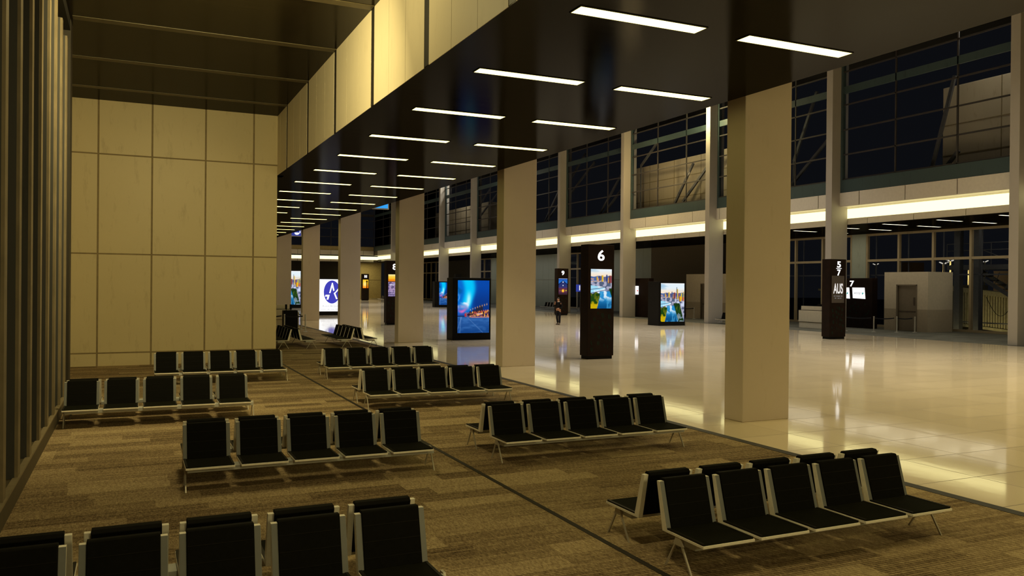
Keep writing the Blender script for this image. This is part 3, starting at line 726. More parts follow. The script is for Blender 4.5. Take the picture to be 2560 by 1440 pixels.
bench(0, 44.2, 87.6, -PI / 2, 'small distant black bench along the green wall, left of the person in black')
bench(0, 41.6, 51.9, -PI / 2, 'small black bench end just left of the nearest broad pillar')
bench(0, 37.3, 134.5, -PI / 2, 'tiny distant black bench before the yellow-lit far wall')
bench(0, 43.6, 121.0, -PI / 2, 'distant black bench under the seated person')

# ------------------------------------------------------------------ kiosks and totems
def leaf_marks(parent, x0, x1, y, z0, z1, n, seed):
    rng = random.Random(seed); b = MB()
    for k in range(n):
        cx = x0 + (x1 - x0) * ((k * 7 % 4) + 0.15 + 0.7 * rng.random()) / 4; cz = z0 + (z1 - z0) * (k + rng.random()) / n
        r = 0.05 + 0.03 * rng.random(); a = rng.random() * 0.5
        for s in (-1, 1):
            prof = []
            for j in range(9):
                t = PI * j / 8
                px, pz = s * (0.012 + r * 0.62 * math.sin(t)), -r * 1.35 * math.cos(t)
                prof.append((cx + px * math.cos(a) - pz * math.sin(a), cz + px * math.sin(a) + pz * math.cos(a)))
            if rng.random() < 0.8: b.prism(prof, 'y', y - 0.004, y + 0.004)
    return b.build('leaf_print', 'pattern_green', parent)
def kiosk(x, y, label, digits, pic, h=4.52, w=1.2, d=0.6, gain=1.0, seed=1, group=None):
    t = thing('gate_kiosk', label, 'kiosk', (x, y, 0), 0, group)
    MB().box(0.05, w - 0.05, 0.04, d - 0.04, 0, 0.14).build('plinth', 'kiosk_black', t)
    MB().box(0.0, w, 0.0, d, 0.13, h).build('body', 'kiosk_brown', t, bevel=0.02)
    if len(digits) == 1: text('number', digits, 0.30, 0.42, (w * 0.49, -0.001, h - 0.43), t, 'digit_glow', bold=0.016)
    if pic: screen(t, 0.13, 1.08, -0.012, 2.0, 3.55, pic, 54, 100, gain)
    leaf_marks(t, 0.12, w - 0.10, -0.001, 0.35, 1.85, 20, seed)
    return t
kiosk(16.19, 27.93, 'tall dark brown kiosk numbered 6 with a river city picture', '6', pic_city_low, seed=3)
kiosk(16.2, 56.0, 'tall dark brown kiosk numbered 8 half hidden by a broad pillar', '8', pic_apron, seed=4)
kiosk(37.2, 70.0, 'dark brown kiosk numbered 9 behind the person in black', '9', pic_lodge, seed=5)
k11 = kiosk(35.5, 137.5, 'small distant dark kiosk numbered 11 with an orange tower picture', '', pic_tower, seed=6)
for xx in (0.48, 0.76): text('number', '1', 0.16, 0.42, (xx, -0.001, 4.09), k11, 'digit_glow', bold=0.015)
k57 = kiosk(35.6, 34.4, 'dark brown kiosk numbered 5 over 7 with an AUS panel', '', None, seed=7, w=1.22)
text('number', '5', 0.27, 0.34, (0.66, -0.001, 4.22), k57, 'digit_glow', bold=0.018); text('number', '7', 0.25, 0.34, (0.66, -0.001, 3.76), k57, 'digit_glow', bold=0.018)
MB().box(0.46, 0.86, -0.012, 0.004, 3.985, 4.007).build('number_bar', 'digit_glow', k57)
ap = MB().box(0.13, 1.08, -0.014, 0.004, 2.05, 3.58).build('display_panel', 'panel_taupe', k57, bevel=0.01)
text('lettering', 'AUS', 0.72, 0.58, (0.605, -0.015, 2.86), ap, 'letter_dim', bold=0.02, depth=0.006)
q = MB(); rr = random.Random(2)
for row, (xa, xb, z) in enumerate(((0.24, 0.97, 2.43), (0.36, 0.85, 2.31))):
    x = xa
    while x < xb:
        ww = 0.018 + 0.012 * rr.random()
        if rr.random() < 0.85:
            q.box(x, x + 0.008, -0.018, -0.014, z - 0.028, z + 0.028); q.box(x, x + ww, -0.018, -0.014, z + 0.02 - 0.04 * rr.random(), z + 0.026)
        x += ww + 0.012
q.box(0.585, 0.625, -0.018, -0.014, 2.41, 2.45); q.build('small_lettering', 'letter_faint', ap)

def totem(x, y, w, d, h, pic, label, sx=(0.16, 0.10), sz=(0.35, 0.2), nx=96, ny=150, gain=1.0):
    t = thing('display_totem', label, 'totem', (x, y, 0))
    MB().box(0.0, w, 0.0, d, 0.0, h).build('body', 'kiosk_black', t, bevel=0.02)
    if pic: screen(t, sx[0], w - sx[1], -0.012, sz[0], h - sz[1], pic, nx, ny, gain)
    return t
totem(15.05, 39.8, 2.14, 0.9, 3.24, pic_dusk, 'large black display totem showing a blue dusk sky over a lit terminal', (0.27, 0.10), (0.37, 0.13))
totem(34.9, 49.9, 2.35, 1.4, 3.24, pic_city, 'black display totem showing a river and city skyline', (0.17, 0.10), (0.30, 0.12), 70, 130)
totem(34.4, 97.4, 2.3, 0.9, 3.24, pic_dusk, 'small distant display totem showing the blue dusk sky', (0.6, 0.10), (0.30, 0.12), 48, 74)
lt = totem(14.9, 74.0, 2.85, 0.9, 3.34, None, 'white lit totem with a blue oval airport logo')
fr = MB().box(0.10, 2.75, -0.012, 0.004, 0.36, 3.24).build('screen', 'screen_white', lt)
q = MB(); cx, cz, rx, rz = 1.46, 2.10, 0.74, 1.04
prof = [(cx + rx * math.cos(2 * PI * k / 48), cz + rz * math.sin(2 * PI * k / 48)) for k in range(48)]
q.prism(prof, 'y', -0.018, -0.010); q.build('emblem', 'logo_blue', fr)
def P_(pts): return [(cx + a * rx, cz + c * rz) for a, c in pts]
q = MB()   # the open letter A with its swept crossing stroke and foot
q.prism(P_([(-0.36, -0.10), (-0.02, 0.80), (0.08, 0.80), (0.30, 0.14), (0.14, 0.08), (0.02, 0.45), (-0.20, -0.10)]), 'y', -0.026, -0.017)
q.prism(P_([(0.20, -0.10), (0.42, 0.02), (0.90, 0.48), (0.80, 0.18), (0.40, -0.12), (0.68, -0.60), (0.50, -0.62)]), 'y', -0.026, -0.017)
q.prism(P_([(-0.78, -0.24), (-0.28, -0.24), (-0.44, -0.66), (-0.66, -0.66), (-0.56, -0.40), (-0.86, -0.40)]), 'y', -0.026, -0.017)
q.build('emblem_letter', 'screen_white', fr)
text('lettering', 'Austin-Bergstrom', 1.72, 0.22, (1.46, -0.013, 0.82), fr, 'letter_grey', depth=0.006)
text('lettering', 'International Airport', 2.02, 0.22, (1.50, -0.013, 0.52), fr, 'letter_grey', depth=0.006)
totem(15.1, 96.0, 2.6, 0.9, 4.4, pic_city, 'distant city view display between the far broad pillars', (0.1, 0.1), (0.4, 0.15), 48, 90)
totem(37.0, 97.0, 0.8, 0.5, 4.2, None, 'narrow dark kiosk edge beside the blue display totem')

# desk wall of gate 7 with two airline screens (faces the concourse, -x)
t = thing('gate_desk_wall', 'dark gate desk wall numbered 7 with white airline screens', 'kiosk', (47.9, 42.35, 0))
MB().box(0.0, 0.5, 0.0, 3.0, 0, 3.62).build('body', 'kiosk_brown', t, bevel=0.02)
text('number', '7', 0.38, 0.42, (-0.001, 1.85, 3.22), t, 'digit_glow', bold=0.015, face='-x')
for y0 in (0.62, 2.02):
    s = MB().prism([(y0, 2.12), (y0 + 1.12, 2.16), (y0 + 1.18, 2.93), (y0 + 0.08, 2.93)], 'x', -0.02, 0.004).build('screen', 'screen_white', t)
    text('lettering', 'WESTJET', 0.70, 0.19, (-0.022, y0 + 0.68, 2.50), s, 'letter_ink', depth=0.006, face='-x')
    MB().prism([(y0 + 0.26, 2.42), (y0 + 0.15, 2.50), (y0 + 0.19, 2.60), (y0 + 0.27, 2.55), (y0 + 0.29, 2.47)], 'x', -0.03, -0.019).build('emblem', 'leaf_teal', s)
b = MB(); rr = random.Random(9)
for k in range(14):
    y, z = 0.3 + 2.4 * rr.random(), 0.5 + 1.3 * rr.random()
    b.prism([(y, z), (y + 0.07, z + 0.05), (y + 0.07, z + 0.14), (y, z + 0.18), (y - 0.07, z + 0.12)], 'x', -0.006, 0.003)
b.build('leaf_print', 'pattern_green', t)
t = thing('gate_desk_wall', 'dark gate desk wall behind the city view totem with a lit notice', 'kiosk', (42.9, 62.9, 0))
MB().box(0, 0.5, 0.0, 4.2, 0, 3.62).build('body', 'kiosk_brown', t, bevel=0.02)
s = MB().prism([(1.7, 2.1), (2.5, 2.1), (2.8, 2.9), (1.7, 2.9)], 'x', -0.02, 0.004).build('screen', 'screen_white', t)
MB().box(-0.03, -0.018, 1.75, 1.95, 2.4, 2.5).build('emblem', 'red_mark', s)

# ------------------------------------------------------------------ jet-bridge door boxes
def door_box(x, y0, y1, h, dy0, dy1, dh, label):
    t = thing('door_enclosure', label, 'door enclosure', (x, y0, 0))
    L = y1 - y0; a, c = dy0 - y0, dy1 - y0
    b = MB()
    for z0, z1, mi in ((0, 1.5, 1), (1.5, dh, 0)):
        b.box(0, 2.4, 0, a, z0, z1, mi); b.box(0, 2.4, c, L, z0, z1, mi)
    b.box(0, 2.4, 0, L, dh, h, 0); b.box(0.3, 2.4, a, c, 0, dh, 1)
    b.build('body', ['door_box', 'wainscot'], t)
    f = MB(); f.box(-0.03, 0.1, a, a + 0.07, 0, dh); f.box(-0.03, 0.1, c - 0.07, c, 0, dh); f.box(-0.03, 0.1, a, c, dh - 0.07, dh)
    f.build('door_frame', 'door_brown', t)
    d = MB().box(0.14, 0.22, a + 0.07, c - 0.07, 0.02, dh - 0.07).build('door', 'door_brown', t)
    MB().box(0.12, 0.145, a + 0.1, c - 0.1, 1.28, 1.38).build('push_bar', 'door_dark', d)
    MB().box(0.12, 0.145, a + 0.26, a + 0.40, 1.75, 2.3).build('door_window', 'door_dark', d)
    return t
door_box(47.8, 37.78, 41.25, 4.02, 38.6, 40.25, 3.17, 'cream jet bridge door enclosure before the stairs window')
door_box(46.45, 56.5, 62.1, 4.02, 58.0, 60.0, 3.17, 'cream jet bridge door enclosure right of the city view totem')

# ------------------------------------------------------------------ queue posts, desks, podium
def stanchion(x, y, label, belt=None, group='belt posts'):
    t = thing('belt_post', label, 'belt post', (x, y, 0), 0, group)
    MB().lathe([(0.15, 0), (0.15, 0.015), (0.05, 0.03)], (0, 0, 0)).build('base', 'silver', t)
    MB().lathe([(0.042, 0.02), (0.042, 0.99), (0.048, 0.99), (0.048, 1.03), (0.03, 1.04)], (0, 0, 0), 12).build('post', 'silver', t, smooth=False)
    if belt:
        dx, dy = belt[0] - x, belt[1] - y
        L_ = math.hypot(dx, dy); dx *= 1 - 0.165 / L_; dy *= 1 - 0.165 / L_
        p = [(dx * k / 8, dy * k / 8, 0.93 - 0.05 * math.sin(PI * k / 8)) for k in range(9)]
        b = MB()
        for a, c in zip(p[:-1], p[1:]): b.bar(a, c, 0.01, 0.075)
        b.build('belt', 'belt_navy', t)
    return t
S = [(44.28, 40.35), (44.6, 38.95), (45.85, 38.55), (47.05, 38.15)]
nm = ['leftmost belt post before gate desk wall 7', 'second belt post from the left before gate desk wall 7', 'belt post before the left jamb of the cream door enclosure', 'rightmost belt post before the cream door enclosure']
S[0] = (43.6, 40.75); S[1] = (44.6, 39.3)
for i in range(4): stanchion(*S[i], nm[i], S[i + 1] if i < 3 else None)
stanchion(8.22, 49.9, 'belt post before the black podium, half hidden by it', (9.32, 49.21))
stanchion(9.32, 49.21, 'belt post right of the black podium, nearest the camera', None)
stanchion(9.58, 51.9, 'belt post right of the black podium, middle one of three', (9.66, 53.4))
stanchion(9.66, 53.4, 'belt post right of the black podium, farthest of three', None)
stanchion(7.2, 50.4, 'belt post beside the panel wall corner, left of the black podium', (8.22, 49.9))
stanchion(46.0, 60.3, 'belt post right of the city view totem', (45.0, 61.4))
stanchion(45.0, 61.4, 'belt post behind the city view totem', None)
stanchion(43.0, 62.3, 'belt post left of the city view totem', None)
stanchion(42.8, 131.0, 'distant pale belt post beside the small blue totem', None); stanchion(43.4, 133.0, 'distant pale belt post left of the small blue totem', None)

t = thing('gate_podium', 'black gate podium with two small monitors beside the far benches', 'podium', (8.47, 51.7, 0))
MB().box(0, 0.86, 0, 0.6, 0, 1.2).build('body', 'kiosk_black', t, bevel=0.03)
for x in (0.12, 0.40):
    mo = MB().box(x, x + 0.12, 0.2, 0.26, 1.26, 1.56).build('monitor', 'kiosk_black', t)
    MB().box(x + 0.04, x + 0.08, 0.2, 0.26, 1.19, 1.27).build('monitor_stand', 'kiosk_black', mo)
def desk(x, y, w, d, h, label, rz=0):
    t = thing('check_in_desk', label, 'desk', (x, y, 0), rz)
    b = MB(); b.box(0, w, 0, d, 0.0, 0.42); b.box(0, w, -0.05, d, 0.45, h - 0.2); b.build('body', 'counter_cream', t, bevel=0.01)
    MB().box(0.02, w - 0.02, 0.02, d - 0.02, 0.42, 0.45).build('joint', 'door_dark', t)
    MB().box(-0.06, w + 0.06, 0.02, d + 0.05, h - 0.2, h - 0.16).build('worktop', 'door_dark', t)
    MB().box(0.1, w - 0.1, 0.1, 0.3, h - 0.16, h + 0.12).build('screen_ledge', 'counter_cream', t)
    return t
desk(7.0, 56.3, 2.7, 0.9, 1.3, 'cream check-in desk behind the black podium')
desk(43.9, 45.3, 3.4, 0.9, 1.45, 'cream check-in desk left of the AUS kiosk', -PI / 2)
desk(44.0, 68.6, 1.2, 0.9, 1.3, 'small cream desk edge behind the black cabinet', -PI / 2)
tag(MB().box(44.0, 44.9, 65.9, 66.6, 0, 1.22).build('waste_cabinet', 'kiosk_black', bevel=0.03), 'black cabinet left of the city view totem', 'cabinet')
t = thing('keyboard_tray', 'black keyboard unit lying on the cream desk left of the AUS kiosk', 'keyboard', (44.15, 44.0, 1.57))
MB().box(0, 0.25, -0.7, 0.0, 0, 0.05).build('base', 'kiosk_black', t); MB().box(0.1, 0.2, -0.6, -0.1, 0.05, 0.16).build('screen', 'kiosk_black', t)

# sign stand and glass door by the kiosk numbered 9
t = thing('sign_stand', 'small blue lit sign on a pole behind the kiosk numbered 6', 'sign', (45.5, 80.2, 0))
MB().tube([(0, 0, 0), (0, 0, 2.3)], 0.05).build('pole', 'ext_steel', t); MB().lathe([(0.35, 0), (0.35, 0.05), (0.1, 0.08)], (0, 0, 0)).build('base', 'ext_steel', t)
pn = MB().box(-0.5, 0.5, -0.06, 0.06, 2.2, 3.0).build('panel', 'sign_blue', t)
for x in (-0.1, 0.3): MB().box(x - 0.06, x + 0.06, -0.075, -0.055, 2.35, 2.9).build('mark', 'letter_dim', pn)
t = thing('glass_booth', 'pale framed glass booth behind the kiosk numbered 6', 'booth', (48.3, 83.0, 0))
f = MB()
for y in (0, 1.4, 2.8): f.box(0, 0.12, y, y + 0.14, 0, 2.6)
f.box(0, 0.12, 0, 2.9, 2.5, 2.66); f.box(0, 0.12, 0, 2.9, 0, 0.15); f.build('frame', 'silver', t)
MB().box(0.04, 0.07, 0, 2.9, 0.1, 2.55).build('glass', 'night_glass', t)

# hanging signs just under the black ceiling edge
def hang(x0, x1, y, z0, z1, mat, label):
    t = thing('hanging_sign', label, 'sign', ((x0 + x1) / 2, y, z0)); w = (x1 - x0) / 2; h = z1 - z0
    MB().box(-w, w, -0.08, 0.08, 0, h).build('frame', 'silver', t)
    MB().box(-w + 0.08, w - 0.08, -0.1, -0.075, 0.08, h - 0.08).build('panel', mat, t)
    for x in (-w * 0.7, w * 0.7): MB().tube([(x, 0, h - 0.02), (x, 0, ZH - z0)], 0.03).build('rod', 'silver', t)
    return t
hs = hang(15.4, 18.05, 62.0, 8.65, 10.2, 'sign_sky', 'bright blue hanging sign cut off by the black ceiling edge')
hs = hang(16.9, 19.3, 105.0, 8.72, 10.8, 'sign_blue', 'dark blue hanging sign with a white cup symbol')
q = MB()
q.lathe([(0.02, -0.001), (0.18, 0.04), (0.27, 0.13), (0.30, 0.26), (0.25, 0.26), (0.20, 0.15), (0.02, 0.08)], (0.62, -0.12, 0.20), 20)
q.tube([(0.88, -0.12, 0.40), (1.0, -0.12, 0.44), (1.0, -0.12, 0.70)], 0.045)
q.build('cup_symbol', 'screen_white', hs)

# ------------------------------------------------------------------ outside in the dark
slab('ground', 'asphalt', 51.25, 420, -150, 420, -4.2, -4.0, 'dark apron outside the gate windows', 'ground')
def block(x0, x1, y0, y1, z1, label):
    b = MB(); b.box(x0, x1, y0, y1, 9.3, z1)
    j = MB()
    n = round((y1 - y0) / 3.6)
    for k in range(1, n): j.box(x0 - 0.012, x0 + 0.02, y0 + (y1 - y0) * k / n - 0.03, y0 + (y1 - y0) * k / n + 0.03, 9.3, z1)
    for z in (10.9, 12.7): j.box(x0 - 0.012, x0 + 0.02, y0, y1, z - 0.03, z + 0.03)
    for k in range(1, 3): j.box(x0 + (x1 - x0) * k / 3 - 0.03, x0 + (x1 - x0) * k / 3 + 0.03, y0 - 0.012, y0 + 0.02, 9.3, z1)
    o = struct(b.build('roof_block', 'concrete_tan', bevel=0.03), label, 'rooftop block')
    j.build('joint', 'panel_joint', o)
    return o
block(44.4, 50.5, 12.0, 34.2, 15.0, 'stained concrete rooftop block outside the high glazing at the right')
block(44.4, 50.5, 53.6, 69.0, 14.3, 'tan concrete rooftop block outside the high glazing behind the nearest broad pillar')
block(44.4, 50.5, 104.0, 135.0, 14.3, 'distant rooftop block outside the high glazing, left of the second broad pillar')
BR = [((59.63, 10.22), (57.06, 13.4)), ((58.48, 10.25), (53.2, 14.4)), ((45.5, 10.38), (41.2, 13.8)), ((34.03, 10.13), (32.6, 15.3)), ((33.06, 10.09), (32.3, 10.9)),
      ((45.34, 12.0), (43.2, 16.6)), ((79.8, 13.6), (75.5, 16.8)), ((79.78, 12.3), (73.52, 15.66)), ((84.76, 10.26), (81.2, 13.6)), ((84.52, 10.14), (80.6, 12.4)),
      ((72.47, 10.13), (68.5, 13.7)), ((71.72, 10.12), (67.6, 12.8)), ((105.89, 13.0), (100.95, 15.62)), ((105.68, 11.6), (98.12, 14.96)), ((65.03, 14.16), (62.2, 16.1))]
for i, (a, c) in enumerate(BR):
    o = MB().bar((43.3, a[0], 9.31), (43.3, a[0], a[1]), 0.12, 0.12).bar((43.3, a[0], a[1]), (43.3, c[0], c[1]), 0.2, 0.14, up=(1, 0, 0)).build('roof_brace', 'ext_steel')
    tag(o, 'slanting steel brace outside the high glazing, %s from the right' % ORD[sorted(range(len(BR)), key=lambda q: BR[q][0][0] / 1.0).index(i)], 'brace', 'slanting braces outside the high glazing')

# jet bridge with corrugated walls
t = thing('jet_bridge', 'cream corrugated jet bridge outside the right gate window', 'jet bridge', (56.0, 37.0, 0))
def jz(y): return 0.02 + 0.075 * y, 2.35 + 0.11 * y
q = MB()
for k in range(40):
    for y0, y1, off in ((-1.2 + 0.2 * k, -1.2 + 0.2 * k + 0.145, 0.0), (-1.2 + 0.2 * k + 0.145, -1.0 + 0.2 * k, 0.10)):
        a0, a1 = jz(y0); c0, c1 = jz(y1)
        vs = [(off, y0, a0), (off, y1, c0), (off, y1, c1), (off, y0, a1), (3, y0, a0), (3, y1, c0), (3, y1, c1), (3, y0, a1)]
        q.add(vs, [(0, 1, 2, 3), (4, 7, 6, 5), (0, 4, 5, 1), (3, 2, 6, 7), (0, 3, 7, 4), (1, 5, 6, 2)])
q.build('tunnel', 'jet_cream', t)
MB().bar((-0.12, -1.25, jz(-1.25)[1] + 0.02), (-0.12, 6.6, jz(6.6)[1] + 0.02), 0.14, 0.34, up=(0, 0, 1)).bar((0.0, -1.2, jz(-1.2)[0] - 0.15), (0.0, 6.6, jz(6.6)[0] - 0.1), 0.16, 0.2).build('edge_beam', 'jet_cream', t)
MB().box(-0.1, 3.2, 4.6, 9.5, -0.1, 3.2).build('rotunda', 'jet_dark', t)
q = MB()
for y in (0.5, 6.8): q.box(1.2, 1.8, y, y + 0.6, -4.0, 0.3)
q.build('support', 'ext_steel', t)
pts = [(-0.25, 2.3 - 2.2 * k / 12, 2.35 - 1.35 * math.sin(PI * k / 12) + 0.0 * k) for k in range(13)]
MB().tube(pts, 0.02, 6).build('cable', 'black_gap', t)
# service stairs
t = thing('service_stairs', 'steel service stairs with rails outside the right gate window', 'stairs', (54.2, 35.6, 0))
MB().box(-0.1, 1.2, -3.0, 5.6, 4.28, 4.62).build('platform', 'ext_steel', t)
q = MB()
for z in (5.15, 5.65): q.tube([(-0.1, -3.0, z + 0.5), (-0.1, 5.6, z + 0.5)], 0.035, 6)
for y in (-3.0, 0.0, 2.2, 5.6): q.tube([(-0.1, y, 4.6), (-0.1, y, 6.15)], 0.03, 6)
q.build('railing', 'ext_steel', t)
q = MB()
q.bar((-0.05, 3.8, 4.2), (-0.05, -1.6, 1.0), 0.06, 0.26); q.bar((1.15, 3.8, 4.2), (1.15, -1.6, 1.0), 0.06, 0.26)
q.build('stringer', 'ext_steel', t)
for k in range(11):
    y, z = 3.6 - 0.5 * k, 4.1 - 0.296 * k
    MB().box(-0.05, 1.15, y - 0.16, y + 0.16, z - 0.03, z + 0.02).build('tread', 'ext_brick', t)
q = MB()
q.tube([(-0.1, 3.7, 6.0), (-0.1, 0.2, 4.6), (-0.1, -1.6, 2.2)], 0.03, 6)
for k in range(7): q.tube([(-0.1, 3.4 - 0.72 * k, 4.05 - 0.426 * k), (-0.1, 3.0 - 0.72 * k, 4.9 - 0.426 * k)], 0.025, 6)
q.build('handrail', 'ext_steel', t)
q = MB()
for y in (-1.0, -0.45):
    q.tube([(-0.15, y, -4.0), (-0.15, y, 6.8)], 0.04, 6)
for k in range(16):
    z = -1.0 + 0.5 * k; q.tube([(-0.15, -1.0 if k % 2 else -0.45, z), (-0.15, -0.45 if k % 2 else -1.0, z + 0.5)], 0.025, 6)
q.build('lattice_post', 'ext_steel', t)
q = MB(); q.box(0.3, 0.6, 5.0, 5.3, -4, 4.3); q.box(0.3, 0.6, -2.6, -2.3, -4, 4.3); q.tube([(-0.3, 5.6, 0.55), (-0.3, -3, 0.55)], 0.05, 6); q.build('post', 'ext_steel', t)
for i, (y, l) in enumerate(((39.6, 'dark exterior post outside the third pane of the stairs window'), (38.15, 'dark exterior post right of the cream door enclosure'), (50.9, 'tan exterior post outside the window behind the cream desk'))):
    tag(MB().box(53.0, 53.4, y - 0.22, y + 0.22, -4, 8.5).build('exterior_post', 'ext_steel' if i < 2 else 'frame_tan'), l, 'post')
t = thing('picket_fence', 'pale picket barrier sloping outside the window behind the cream desk', 'fence', (55.5, 50.6, 0))
q = MB()
for k in range(20):
    y = 0.0 + 0.21 * k; q.box(0, 0.05, y, y + 0.09, 0.2 + 0.07 * y, 1.9 + 0.17 * y)
q.build('picket', 'jet_cream', t); MB().bar((0.05, -0.1, 1.95), (0.05, 4.4, 2.75), 0.08, 0.16).bar((0.05, -0.1, 0.2), (0.05, 4.4, 0.5), 0.1, 0.12).build('rail', 'jet_dark', t)
MB().box(0.1, 0.3, 0.2, 0.4, -4, 0.5).box(0.1, 0.3, 3.8, 4.0, -4, 0.5).build('post', 'ext_steel', t)
# apron lamp posts, far away
def lamp_post(x, y, h, label, lit=True):
    t = thing('apron_lamp', label, 'lamp post', (x, y, -4.0), 0, 'lamp posts out on the apron')
    MB().tube([(0, 0, 0), (0, 0, h + 4.0)], 0.17, 8, 0, 0.13).build('pole', 'jet_cream', t)
    hd = MB()
    for s in (-1, 1): hd.bar((0, s * 0.2, h + 4.05), (0, s * 0.75, h + 4.3), 0.3, 0.12)
    hd.build('lamp_head', 'post_glow', t)
    if lit:
        l = bpy.data.lights.new('apron_lamp_light', 'POINT'); l.energy = 260; l.color = (1, 0.78, 0.35); l.shadow_soft_size = 0.05
        lo = bpy.data.objects.new('lamp_light', l); COL.objects.link(lo); lo.parent = t; lo.location = (-1.6, 0, h + 3.0)
lamp_post(120, 91.96, 6.95, 'apron lamp post outside, left one of the pair of bright poles')
lamp_post(120, 90.76, 7.35, 'taller apron lamp post outside, right one of the pair of bright poles')
lamp_post(120, 87.55, 5.95, 'apron lamp post outside, half hidden by the mullion right of the bright poles')
lamp_post(160, 128.55, 8.0, 'small apron lamp post just above the cream door enclosure', False)
lamp_post(160, 113.2, 8.5, 'apron lamp post seen through the service stairs', False)
lamp_post(160, 140.6, 8.4, 'small apron lamp post at the left of the stairs window', False)
tag(MB().box(90, 94, 228, 239, -4, 9.5).box(90, 94, 228, 239, 6, 9.5).build('lit_building', 'white_panel'), 'pale lit building outside the farthest gate window', 'building')
tag(MB().box(124, 130, 82.0, 86.2, -4, 5.8).build('far_building', 'ext_brick'), 'low reddish building beyond the service stairs', 'building')
tag(MB().box(126, 130, 103.6, 105.0, -4, 7.6).build('far_building', 'ext_brick'), 'dim brown tower far outside above the cream door enclosure', 'building')

# ------------------------------------------------------------------ people
def skinned(name, verts, edges, mat, parent, sub=2):
    me = bpy.data.meshes.new(name); me.from_pydata([v[:3] for v in verts], edges, []); me.update()
    o = bpy.data.objects.new(name, me); COL.objects.link(o)
    if parent is not None: o.parent = parent
    sk = o.modifiers.new('skin', 'SKIN'); sk.use_smooth_shade = True
    bpy.context.view_layer.objects.active = o
    if not me.skin_vertices: me.skin_vertices.new()
    for i, v in enumerate(verts):
        r = v[3]; me.skin_vertices[0].data[i].radius = r if isinstance(r, tuple) else (r, r)
        me.skin_vertices[0].data[i].use_root = (i == 0)
    ss = o.modifiers.new('sub', 'SUBSURF'); ss.levels = sub; ss.render_levels = sub
    me.materials.append(M[mat]); return o
def chain(n, start=0): return [(i, i + 1) for i in range(start, start + n - 1)]
def hand(base, d, curl, r=0.012):
    """five fingers from a palm; base = wrist, d = pointing direction, curl = bend direction"""
    d = Vector(d).normalized(); c = Vector(curl).normalized(); s = d.cross(c).normalized(); b = Vector(base)
    V = []; E = []
    for k, L in enumerate((0.075, 0.09, 0.085, 0.065)):
        p = b + d * 0.09 + s * (0.033 - 0.022 * k)
        i = len(V); V += [tuple(p) + (r,), tuple(p + d * L * 0.5 + c * 0.012) + (r * 0.9,), tuple(p + d * L * 0.8 + c * 0.045) + (r * 0.75,)]
        E += [(i, i + 1), (i + 1, i + 2), (0, i)] if i else [(0, 1), (1, 2)]
    return V, E
